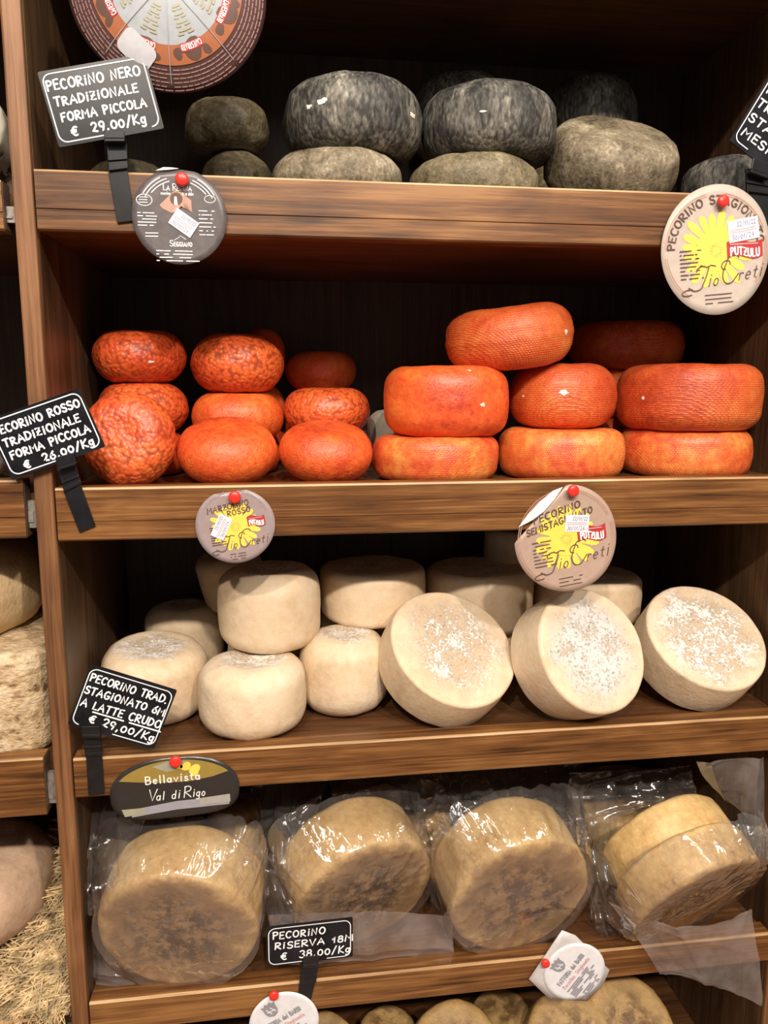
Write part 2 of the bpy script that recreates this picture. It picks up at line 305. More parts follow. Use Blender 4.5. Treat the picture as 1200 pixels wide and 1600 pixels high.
# ------------------------------------------------------------------ shelving unit
W, DEP, YP = 1.127, 0.4836, 0.0137
unit = thing('shelving_unit', 'dark walnut shelving unit with thick front boards, filled with cheeses', 'shelves')
def panel(name, x0, x1, mat):
    b = MB(); b.box(x0, x1, YP, DEP+0.018, 0.0, 2.62); o = b.build(name, mat, unit, bevel=0.0025); return o
panel('side_panel', -0.0253, 0.0, M['panel']); panel('side_panel', W, W+0.0253, M['panel']); panel('side_panel', -1.20, -1.175, M['panel'])
def post(x0, x1):
    b = MB(); b.box(x0, x1, YP-0.012, YP-0.0005, 0.0, 2.62); return b.build('edge_strip', M['post'], unit, bevel=0.003)
post(-0.0253, 0.0); post(W, W+0.0253); post(-1.20, -1.175)
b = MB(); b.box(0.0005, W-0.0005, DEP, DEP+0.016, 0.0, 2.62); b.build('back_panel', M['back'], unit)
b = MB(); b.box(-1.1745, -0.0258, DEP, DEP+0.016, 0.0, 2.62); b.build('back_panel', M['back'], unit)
def board_profile(h, groove=True):
    """(y, z) outline of a front board, front at y=0, top at z=0"""
    p = [(0.0034, 0.0), (0.0010, -0.0008), (0.0, -0.0030)]
    g = -h*0.64
    if groove: p += [(0.0, g+0.0008), (0.0016, g), (0.0, g-0.0008)]
    p += [(0.0, -h+0.0025), (0.0025, -h), (0.030, -h), (0.030, 0.0)]
    return p
def shelf(z, h, x0, x1, mat, deckx0, deckx1, under=0.004, y0=0.0):
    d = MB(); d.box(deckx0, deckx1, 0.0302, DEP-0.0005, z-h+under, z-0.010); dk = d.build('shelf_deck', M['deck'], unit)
    f = MB(); pr = board_profile(h)
    f.prism(pr, [(lambda a, c, X=X: (X, y0+a, z+c)) for X in (x0, x1)])
    fo = f.build('front_board', mat, dk); fo.data.materials.append(M['edge_highlight'])
    for pl in fo.data.polygons:                              # paler faces paint in the highlight along the top front edge
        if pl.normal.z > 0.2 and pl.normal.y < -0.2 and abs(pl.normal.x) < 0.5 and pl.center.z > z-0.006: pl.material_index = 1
    return dk
for z, h in ((2.233, 0.076), (1.823, 0.076), (1.412, 0.074), (1.0195, 0.061), (0.624, 0.054), (0.270, 0.06), (0.10, 0.08)):
    shelf(z, h, 0.003, W-0.003, M['board'], 0.0006, W-0.0006)
for z, h in ((2.225, 0.07), (1.808, 0.062), (1.424, 0.080), (1.0245, 0.089), (0.606, 0.075), (0.15, 0.08)):
    dk = shelf(z, h, -1.172, -0.038, M['board'], -1.1744, -0.0260)
    e = MB(); e.box(-0.0379, -0.0372, 0.003, 0.0300, z-h+0.002, z-0.002); e.build('board_end', M['end'], dk)
    e = MB(); e.box(-0.0370, -0.0255, 0.012, 0.022, z-h+0.012, z-0.030); e.box(-0.0370, -0.0300, 0.010, 0.012, z-h+0.020, z-0.045); e.build('shelf_bracket', M['bracket'], dk)

M['dim_paper'] = ink('dim_paper', (0.36, 0.33, 0.30))
M['wrap_sticker'] = ink('pale_sticker', (0.52, 0.53, 0.57))
M['wrap_pink'] = ink('faded_pink_print', (0.34, 0.20, 0.19))

# ------------------------------------------------------------------ cheese wheels
WHEELS = [
 ('B', 'cheese', 'black_tan', 'brownish low wheel at the front carrying the left big dark wheel', 'black rinded wheels on the top shelf', 0.4021,0.14,1.8491,0.0977,0.0722,0.9,(0.0, 0.0, 1.0),0.0026),
 ('A', 'cheese', 'black', 'left of the two big dark grey wheels on top, with pale scrapes', 'black rinded wheels on the top shelf', 0.4269,0.15,1.9357,0.1034,0.1029,0.75,(0.0, 0.0, 1.0),0.0022),
 ('D', 'cheese', 'black_olive', 'grey low wheel at the front carrying the right big dark wheel', 'black rinded wheels on the top shelf', 0.6116,0.14,1.8497,0.0993,0.0733,0.9,(0.0, 0.0, 1.0),0.0026),
 ('C', 'cheese', 'black', 'right of the two big dark grey wheels on top, evenly speckled', 'black rinded wheels on the top shelf', 0.6374,0.15,1.9378,0.1016,0.105,0.75,(0.0, 0.0, 1.0),0.0022),
 ('E', 'cheese', 'black_tan', 'big greyish tan wheel leaning back, right of the two stacked dark wheels', 'black rinded wheels on the top shelf', 0.8374,0.15,1.8975,0.103,0.1,0.7,(0.027, -0.543, 0.839),0.0026),
 ('F', 'cheese', 'black', 'low dark wheel at the right end of the top shelf behind a slanted tag', 'black rinded wheels on the top shelf', 1.0422,0.16,1.8619,0.068,0.0978,0.6,(0.0, 0.0, 1.0),0.0022),
 ('G', 'cheese', 'black', 'dark wheel in shadow behind and between the two big dark wheels', 'black rinded wheels on the top shelf', 0.646,0.375,2.022,0.092,0.1441,0.8,(0.0, 0.0, 1.0),0.0022),
 ('Hh', 'cheese', 'black', 'dark wheel in deep shadow behind the leaning tan wheel', 'black rinded wheels on the top shelf', 0.8892,0.375,2.0279,0.0867,0.1559,0.8,(0.0, 0.0, 1.0),0.0022),
 ('G2', 'cheese', 'black_olive', 'dark wheel low at the back, under the shadowed wheel between the two big ones', 'black rinded wheels on the top shelf', 0.642,0.37,1.881,0.092,0.136,0.7,(0.0, 0.0, 1.0),0.0026),
 ('H2', 'cheese', 'black_olive', 'dark wheel low at the back, behind the leaning tan wheel', 'black rinded wheels on the top shelf', 0.86,0.37,1.881,0.092,0.136,0.7,(0.0, 0.0, 1.0),0.0026),
 ('J', 'cheese', 'black_olive', 'small olive brown wheel low at the back, under the brown lump', 'black rinded wheels on the top shelf', 0.2454,0.33,1.8764,0.0622,0.1267,0.8,(0.0, 0.0, 1.0),0.0026),
 ('I', 'cheese', 'black_olive', 'small brown wheel in shadow under the hanging printed wrapper, upper of two', 'black rinded wheels on the top shelf', 0.2325,0.33,1.9774,0.0688,0.0773,0.8,(0.0, 0.0, 1.0),0.0026),
 ('K', 'cheese', 'black_olive', 'small brown wheel just peeking over the top board behind the black strap', 'black rinded wheels on the top shelf', 0.0974,0.14,1.8396,0.0542,0.0533,0.9,(0.0, 0.0, 1.0),0.0026),
 ('R12', 'cheese', 'red_patchy', 'large red wheel at the front, leftmost of the bottom row of large ones', 'red rinded wheels on the second shelf', 0.5575,0.14,1.4366,0.1006,0.0692,0.62,(0.0, 0.0, 1.0),0.0014),
 ('R11', 'cheese', 'red_waxed', 'large orange red wheel, left one of the middle row of large wheels', 'red rinded wheels on the second shelf', 0.5752,0.145,1.5252,0.0999,0.11,0.62,(0.0, 0.0, 1.0),0.0012),
 ('R15', 'cheese', 'red_patchy', 'large orange wheel in the middle of the bottom row, with a wrinkled top', 'red rinded wheels on the second shelf', 0.7707,0.145,1.4413,0.1033,0.0785,0.62,(0.0, 0.0, 1.0),0.0014),
 ('R14', 'cheese', 'red_weave', 'large red wheel with a white bare patch in the middle of its side', 'red rinded wheels on the second shelf', 0.7799,0.17,1.5323,0.0871,0.1056,0.8,(0.0, 0.0, 1.0),0.0014),
 ('R18', 'cheese', 'red_patchy', 'large orange wheel at the right end of the bottom row, streaked yellow', 'red rinded wheels on the second shelf', 0.9925,0.15,1.4403,0.1075,0.0767,0.62,(0.0, 0.0, 1.0),0.0014),
 ('R17', 'cheese', 'red_weave', 'widest red wheel, right end of the middle row, woven cloth pattern', 'red rinded wheels on the second shelf', 0.9911,0.145,1.531,0.1154,0.1068,0.62,(0.0, 0.0, 1.0),0.0014),
 ('R13', 'cheese', 'red_weave', 'large red wheel lying tilted on top of the stack, highest on the shelf', 'red rinded wheels on the second shelf', 0.6821,0.16,1.6275,0.1021,0.0974,0.85,(-0.13, -0.06, 1.0),0.0014),
 ('R16', 'cheese', 'red_weave', 'large red wheel lying half in shadow at the back right', 'red rinded wheels on the second shelf', 0.9766,0.36,1.6239,0.1058,0.0901,0.8,(0.0, 0.0, 1.0),0.0014),
 ('R16b', 'cheese', 'red_weave', 'large red wheel at the back right, lowest of its hidden stack', 'red rinded wheels on the second shelf', 0.955,0.372,1.446,0.1,0.088,0.7,(0.0, 0.0, 1.0),0.0014),
 ('R16c', 'cheese', 'red_weave', 'large red wheel at the back right, directly under the half shadowed one', 'red rinded wheels on the second shelf', 0.955,0.372,1.5344,0.1,0.0888,0.7,(0.0, 0.0, 1.0),0.0014),
 ('R3', 'cheese', 'red_coarse', 'small red wheel standing on edge beside the slanted tag, coarse pebbled rind', 'red rinded wheels on the second shelf', 0.0875,0.085,1.4714,0.0704,0.075,1,(-0.097, -0.97, 0.225),0.0018),
 ('R6', 'cheese', 'red_smooth', 'small plump red wheel at the front, middle of the three on the left', 'red rinded wheels on the second shelf', 0.2278,0.11,1.4519,0.0756,0.0811,1,(0.0, -0.267, 0.964),0.0014),
 ('R9', 'cheese', 'red_smooth', 'small plump orange wheel at the front, right of the three small stacks', 'red rinded wheels on the second shelf', 0.3781,0.11,1.449,0.0728,0.0801,1,(0.044, -0.215, 0.976),0.0014),
 ('R2', 'cheese', 'red_coarse', 'small red wheel behind the pebbled standing one, under the top left wheel', 'red rinded wheels on the second shelf', 0.0878,0.24,1.5136,0.0728,0.0828,1,(0.0, 0.0, 1.0),0.0018),
 ('R1', 'cheese', 'red_coarse', 'small red wheel on top of the leftmost stack, with a white nick', 'red rinded wheels on the second shelf', 0.0846,0.24,1.5955,0.0749,0.0829,1,(0.0, 0.0, 1.0),0.0018),
 ('R5', 'cheese', 'red_smooth', 'small red wheel, second from top in the second small stack', 'red rinded wheels on the second shelf', 0.2394,0.25,1.4981,0.0765,0.0798,0.95,(0.0, 0.0, 1.0),0.0014),
 ('R4', 'cheese', 'red_coarse', 'small red wheel on top of the second small stack', 'red rinded wheels on the second shelf', 0.2408,0.25,1.5852,0.0768,0.0963,0.95,(0.0, 0.0, 1.0),0.0018),
 ('R8', 'cheese', 'red_coarse', 'small orange red wheel on the third small stack, below a dark one', 'red rinded wheels on the second shelf', 0.39,0.25,1.5066,0.0739,0.0783,0.95,(0.0, 0.0, 1.0),0.0018),
 ('R7', 'cheese', 'red_smooth', 'small dark red wheel in shadow on top at the back of the third stack', 'red rinded wheels on the second shelf', 0.3896,0.385,1.5755,0.0656,0.0716,1,(0.0, 0.0, 1.0),0.0014),
 ('R2b', 'cheese', 'red_smooth', 'small red wheel at the base of the leftmost stack', 'red rinded wheels on the second shelf', 0.0878,0.252,1.4376,0.07,0.0712,0.9,(0.0, 0.0, 1.0),0.0014),
 ('R5b', 'cheese', 'red_smooth', 'small red wheel at the base of the second small stack', 'red rinded wheels on the second shelf', 0.2394,0.262,1.4306,0.07,0.0572,0.9,(0.0, 0.0, 1.0),0.0014),
 ('R8b', 'cheese', 'red_smooth', 'small red wheel at the base of the third small stack', 'red rinded wheels on the second shelf', 0.39,0.262,1.4352,0.07,0.0664,0.9,(0.0, 0.0, 1.0),0.0014),
 ('R7b', 'cheese', 'red_smooth', 'tall red wheel at the back holding up the dark red shadowed one', 'red rinded wheels on the second shelf', 0.387,0.4,1.4713,0.065,0.1387,0.9,(0.0, 0.0, 1.0),0.0014),
 ('R10', 'cheese', 'red_smooth', 'small red wheel behind the second stack, its right edge showing', 'red rinded wheels on the second shelf', 0.2767,0.39,1.5124,0.045,0.0848,1,(0.0, 0.0, 1.0),0.0014),
 ('R10t', 'cheese', 'red_smooth', 'small red wheel in darkness behind the top of the second stack', 'red rinded wheels on the second shelf', 0.2819,0.39,1.6043,0.0414,0.101,1,(0.0, 0.0, 1.0),0.0014),
 ('R10b', 'cheese', 'red_smooth', 'small red wheel at the back base behind the second stack', 'red rinded wheels on the second shelf', 0.2767,0.4,1.4365,0.05,0.069,1,(0.0, 0.0, 1.0),0.0014),
 ('R19', 'cheese', 'grey', 'pale grey wheel at the back in the gap between small and large red wheels', None, 0.539,0.33,1.4534,0.068,0.1027,0.5,(0.0, 0.0, 1.0),0.002),
 ('W2', 'cheese', 'white', 'tall ivory wheel at the front left, carrying another, chalky patch on top', 'ivory wheels on the third shelf', 0.2571,0.0989,1.0674,0.0839,0.1129,0.6,(0.0, 0.0, 1.0),0.0014),
 ('W1', 'cheese', 'white', 'ivory wheel on top of the tall front left one, clean rounded sides', 'ivory wheels on the third shelf', 0.2861,0.1758,1.1871,0.0834,0.1306,0.5,(0.0, 0.0, 1.0),0.0014),
 ('W3', 'cheese', 'white', 'ivory wheel behind the slanted tag, with a white crusted top', 'ivory wheels on the third shelf', 0.0958,0.17,1.074,0.0834,0.1135,0.55,(0.05, -0.12, 1.0),0.0014),
 ('W7', 'cheese', 'white', 'ivory wheel between the front left stack and the first leaning wheel', 'ivory wheels on the third shelf', 0.4072,0.155,1.0772,0.0736,0.1325,0.6,(0.0, 0.0, 1.0),0.0014),
 ('W6', 'cheese', 'white', 'sharp edged ivory wheel on the upper row, right of the left stack', 'ivory wheels on the third shelf', 0.4691,0.25,1.1871,0.0944,0.0911,0.3,(0.0, 0.0, 1.0),0.0014),
 ('W4', 'cheese', 'white', 'ivory wheel at the back left, behind the crusted one', 'ivory wheels on the third shelf', 0.1233,0.36,1.0767,0.0722,0.1315,0.5,(0.0, 0.0, 1.0),0.0014),
 ('W5', 'cheese', 'white', 'tilted ivory wheel in shadow at upper left behind the round label', 'ivory wheels on the third shelf', 0.2173,0.335,1.1988,0.0597,0.1071,0.4,(-0.25, -0.2, 1.0),0.0014),
 ('W9', 'cheese', 'white', 'ivory wheel at the back, above the first leaning wheel', 'ivory wheels on the third shelf', 0.6735,0.285,1.1617,0.099,0.1085,0.3,(0.0, 0.0, 1.0),0.0014),
 ('W10', 'cheese', 'white', 'ivory wheel in shadow behind the hanging label with folded corner', 'ivory wheels on the third shelf', 0.7892,0.37,1.2215,0.0799,0.1019,0.3,(0.0, 0.0, 1.0),0.0014),
 ('W11', 'cheese', 'white', 'ivory wheel at the back, between the two right leaning wheels', 'ivory wheels on the third shelf', 0.8879,0.285,1.1532,0.0987,0.0849,0.3,(0.0, 0.0, 1.0),0.0014),
 ('W1b', 'cheese', 'white', 'ivory wheel hidden behind the front left stack', 'ivory wheels on the third shelf', 0.285,0.28,1.0669,0.075,0.1119,0.7,(0.0, 0.0, 1.0),0.0014),
 ('W6b', 'cheese', 'white', 'ivory wheel low at the back under the sharp edged one', 'ivory wheels on the third shelf', 0.46,0.32,1.0767,0.085,0.1315,0.7,(0.0, 0.0, 1.0),0.0014),
 ('W9b', 'cheese', 'white', 'ivory wheel low at the back behind the first leaning wheel', 'ivory wheels on the third shelf', 0.6735,0.295,1.0592,0.098,0.0964,0.7,(0.0, 0.0, 1.0),0.0014),
 ('W11b', 'cheese', 'white', 'ivory wheel low at the back behind the middle leaning wheel', 'ivory wheels on the third shelf', 0.8879,0.295,1.0609,0.098,0.0998,0.7,(0.0, 0.0, 1.0),0.0014),
 ('W8', 'cheese', 'white_few', 'big leaning ivory wheel, left of the three, few mould flecks', 'ivory wheels on the third shelf', 0.5706,0.0998,1.1085,0.1069,0.075,0.15,(0.232, -0.635, 0.737),0.0007),
 ('W12', 'cheese', 'white_mould', 'big leaning ivory wheel, middle of three, face grey white with mould', 'ivory wheels on the third shelf', 0.779,0.0585,1.1178,0.1006,0.0877,0.15,(0.284, -0.83, 0.479),0.0007),
 ('W13', 'cheese', 'white_net', 'big leaning ivory wheel, right of the three, netted white face', 'ivory wheels on the third shelf', 1.0115,0.1005,1.1062,0.103,0.08,0.15,(0.052, -0.655, 0.754),0.0007),
 ('B1', 'cheese', 'aged', 'aged tan wheel inside the leftmost clear bag, brown broad face', 'aged wheels in bags', 0.1427,0.0487,0.7423,0.1211,0.11,0.3,(-0.097, -0.963, -0.251),0.0016),
 ('B2', 'cheese', 'aged', 'aged tan wheel in the clear bag behind the small black tag', 'aged wheels in bags', 0.421,0.1012,0.7403,0.1186,0.11,0.3,(0.236, -0.923, -0.306),0.0016),
 ('B3', 'cheese', 'aged', 'aged tan wheel in the third bag, face with a dark brown blotch', 'aged wheels in bags', 0.6761,0.0563,0.7418,0.1207,0.11,0.3,(0.116, -0.964, -0.24),0.0016),
 ('B4', 'cheese', 'aged', 'aged yellowish wheel tipping forward in the rightmost bag', 'aged wheels in bags', 0.9624,-0.0015,0.7404,0.1164,0.07,0.3,(0.215, -0.84, -0.498),0.0016),
 ('B4b', 'cheese', 'aged', 'aged yellowish wheel directly behind the one in the rightmost bag', 'aged wheels in bags', 0.9743,0.0835,0.7443,0.1134,0.07,0.3,(0.192, -0.856, -0.479),0.0016),
 ('B5', 'cheese', 'aged', 'aged wheel lying flat at the back, above the rightmost bag', 'aged wheels in bags', 1.0226,0.33,0.6686,0.1297,0.09,0.4,(0.0, 0.0, 1.0),0.0016),
 ('B6', 'cheese', 'aged', 'aged wheel at the back between the first and second bag', 'aged wheels in bags', 0.209,0.34,0.6883,0.0528,0.1365,0.5,(0.0, 0.0, 1.0),0.0016),
 ('B7', 'cheese', 'aged', 'aged wheel lying flat at the back, above the second bag', 'aged wheels in bags', 0.5181,0.36,0.6768,0.1238,0.09,0.4,(0.0, 0.0, 1.0),0.0016),
 ('U1', 'cheese', 'aged_low', 'tan wheel top just under the lowest board, beside the round white label', 'aged wheels under the lowest board', 0.3586,0.14,0.3495,0.0697,0.07,0.4,(0.0, -0.622, 0.783),0.0022),
 ('U2', 'cheese', 'aged_low', 'small tan wheel behind, left of the pitted golden one', 'aged wheels under the lowest board', 0.4892,0.2,0.3071,0.0551,0.0912,0.5,(0.0, 0.0, 1.0),0.0022),
 ('U3', 'cheese', 'aged_low', 'pitted golden wheel leaning under the lowest board, at its middle', 'aged wheels under the lowest board', 0.6027,0.12,0.3409,0.0834,0.07,0.4,(0.0, -0.622, 0.783),0.0022),
 ('U4', 'cheese', 'aged_low', 'golden wheel behind, right of the pitted golden one', 'aged wheels under the lowest board', 0.7206,0.22,0.2994,0.0604,0.0757,0.5,(0.0, 0.0, 1.0),0.0022),
 ('U5', 'cheese', 'aged_low', 'tan wheel leaning under the octagonal paper label', 'aged wheels under the lowest board', 0.8169,0.12,0.3361,0.0843,0.07,0.4,(0.0, -0.622, 0.783),0.0022),
 ('U6', 'cheese', 'aged_low', 'tan wheel with a clean rim, rightmost under the lowest board', 'aged wheels under the lowest board', 0.9368,0.1328,0.3408,0.0868,0.08,0.4,(0.0, -0.622, 0.783),0.0022),
 ('LC1', 'cheese', 'bark', 'large pale wheel with cracked bark like rind in the left bay', None, -0.1982,0.185,1.092,0.164,0.152,0.2,(0.0, 0.0, 1.0),0.0045),
 ('LC2', 'cheese', 'buff', 'large smooth buff wheel resting on the cracked pale one in the left bay', None, -0.251,0.2,1.237,0.1726,0.1416,0.7,(0.0, 0.0, 1.0),0.002),
 ('LC3', 'cheese', 'pinkish', 'large rounded pinkish wheel lying on straw in the left bay', None, -0.2468,0.2,0.7074,0.1529,0.13,0.95,(0.0, 0.0, 1.0),0.003),
 ('LP', 'wrapped_cheese', 'paperwrap', 'wheel in cream printed paper at the upper left edge', None, -0.1201,0.1,1.8818,0.0702,0.08,0.3,(0.0, -0.955, 0.296),0.003),
 ('LQ', 'cheese', 'grey', 'pale grey wheel peeking out behind the red cheese price tag', None, -0.1539,0.1,1.4589,0.0648,0.0818,0.5,(0.0, 0.0, 1.0),0.002),
]

def frame(n):
    n = Vector(n).normalized(); x = Vector((1, 0, 0)); u = (x-n*x.dot(n)).normalized(); return u, n.cross(u), n
def fbm(p, seed):
    q = p+Vector((seed*7.31, seed*3.17, seed*5.93)); return noise.noise(q)+0.5*noise.noise(q*2.3)+0.25*noise.noise(q*5.1)
CH = {}
def wheel(key, name, mat, label, group, X, Y, Z, R, H, e, n, amp, NT=88):
    seed = len(CH)+1; rnd = random.Random(seed*13)
    er = min(e*H/2, R*0.97); prof = []
    nflat = 9
    dish = -0.03*H if mat.startswith('white') else (0.02*H if 'black' in mat else -0.012*H)
    for i in range(nflat): prof.append(((R-er)*i/nflat, H/2, 1))
    ncor = 9
    for i in range(ncor+1 if H/2-er > 0.0015 else ncor):
        a = PI/2*(1-i/ncor); prof.append((R-er+er*math.cos(a), H/2-er+er*math.sin(a), 0))
    side = H/2-er
    top = list(prof)
    mid = [(R*(1+0.012*(1-(z/side)**2)) if side > 0.004 else R, z, 0) for z in ([side*0.66, side*0.33, 0.0, -side*0.33, -side*0.66] if side > 0.006 else [0.0])]
    prof = top+mid+[(r, -z, t) for r, z, t in reversed(top)]
    v = []; f = []
    ph = rnd.random()*9
    for r, z, t in prof[1:-1]:
        for k in range(NT):
            th = 2*PI*k/NT
            rr = r*(1+0.008*math.sin(2*th+ph)+0.005*math.sin(3*th+2*ph))
            if key == 'LC1': rr = r*(abs(math.cos(th))**7+abs(math.sin(th))**7)**(-1/7)
            p = Vector((rr*math.cos(th), rr*math.sin(th), z))
            if t: p.z += math.copysign(1, z)*dish*(1-(r/(R-er+1e-6))**2)
            d = fbm(p*16, seed)*amp*1.2+fbm(p*55, seed+40)*amp*0.45
            nd = Vector((p.x, p.y, p.z*1.6)).normalized() if not t else Vector((0, 0, math.copysign(1, z)))
            v.append(p+nd*d)
    nr = len(prof)-2
    for i in range(nr-1):
        for k in range(NT):
            j = (k+1) % NT; f.append((i*NT+k, (i+1)*NT+k, (i+1)*NT+j, i*NT+j))
    v.append(Vector((0, 0, H/2+dish))); v.append(Vector((0, 0, -H/2-dish))); a, b = len(v)-2, len(v)-1
    for k in range(NT):
        j = (k+1) % NT; f.append((a, k, j)); f.append((b, (nr-1)*NT+j, (nr-1)*NT+k))
    o = mesh_obj(name, v, f, M[mat], None, (0, 0, 0), True)
    u, w_, n_ = frame(n); spin = rnd.random()*2*PI if key != 'LC1' else 0.0
    m3 = Matrix((u, w_, n_)).transposed() @ Matrix.Rotation(spin, 3, 'Z')
    o.matrix_world = Matrix.Translation((X, Y, Z)) @ m3.to_4x4()
    tag(o, label, 'cheese', group)
    CH[key] = dict(o=o, c=Vector((X, Y, Z)), R=R, H=H, u=u, v=w_, n=n_)
    return o
for row in WHEELS: wheel(*row)
bpy.context.view_layer.update()
def project(p):
    d = p-CAM; k = d.dot(FWD); return 600+F_PX*d.dot(RIGHT)/k, 800-F_PX*d.dot(UP)/k
def bare_spot(key, px, py, sx, sy, seed=1):
    """a small chip of missing rind on a wheel, where the photo shows it"""
    c = CH[key]; o = c['o']; mw = o.matrix_world; best = None
    r3 = mw.to_3x3()
    d = ray(px, py).normalized(); inv = mw.inverted()
    hit, loc, nrm, _ = o.ray_cast(inv @ CAM, (inv.to_3x3() @ d).normalized())
    if not hit: return
    ln = nrm; lt = ln.orthogonal().normalized()
    upl = (inv.to_3x3() @ Vector((0, 0, 1))); upl = (upl-ln*upl.dot(ln)).normalized(); rl = upl.cross(ln)
    rnd = random.Random(seed); v = []; K = 14
    for k in range(K):
        a = 2*PI*k/K; s = 0.45+0.65*rnd.random()
        q = loc+rl*(math.cos(a)*sx*s)+upl*(math.sin(a)*sy*s)+ln*0.02
        h2, l2, n2, _ = o.ray_cast(q, -ln)
        v.append((l2+n2*0.0007) if h2 else loc+rl*(math.cos(a)*sx*s)+upl*(math.sin(a)*sy*s)+ln*0.0007)
    v.append(loc+ln*0.0009)
    p = mesh_obj('bare_spot', v, [(k, (k+1) % K, K) for k in range(K)], M['chip'], o)
    p['label'] = 'white bare spot in the rind'
for a in (('R1', 236, 565, .0065, .002), ('R14', 881, 614, .010, .0055), ('R14', 818, 619, .004, .002), ('R11', 754, 632, .006, .004), ('R11', 733, 579, .003, .002),
          ('R13', 884, 519, .0045, .0055), ('R17', 1005, 622, .0035, .003), ('A', 483, 167, .006, .0045), ('A', 504, 158, .009, .0055), ('A', 645, 181, .011, .0045), ('C', 755, 174, .006, .002)):
    bare_spot(*a, seed=int(a[1]))
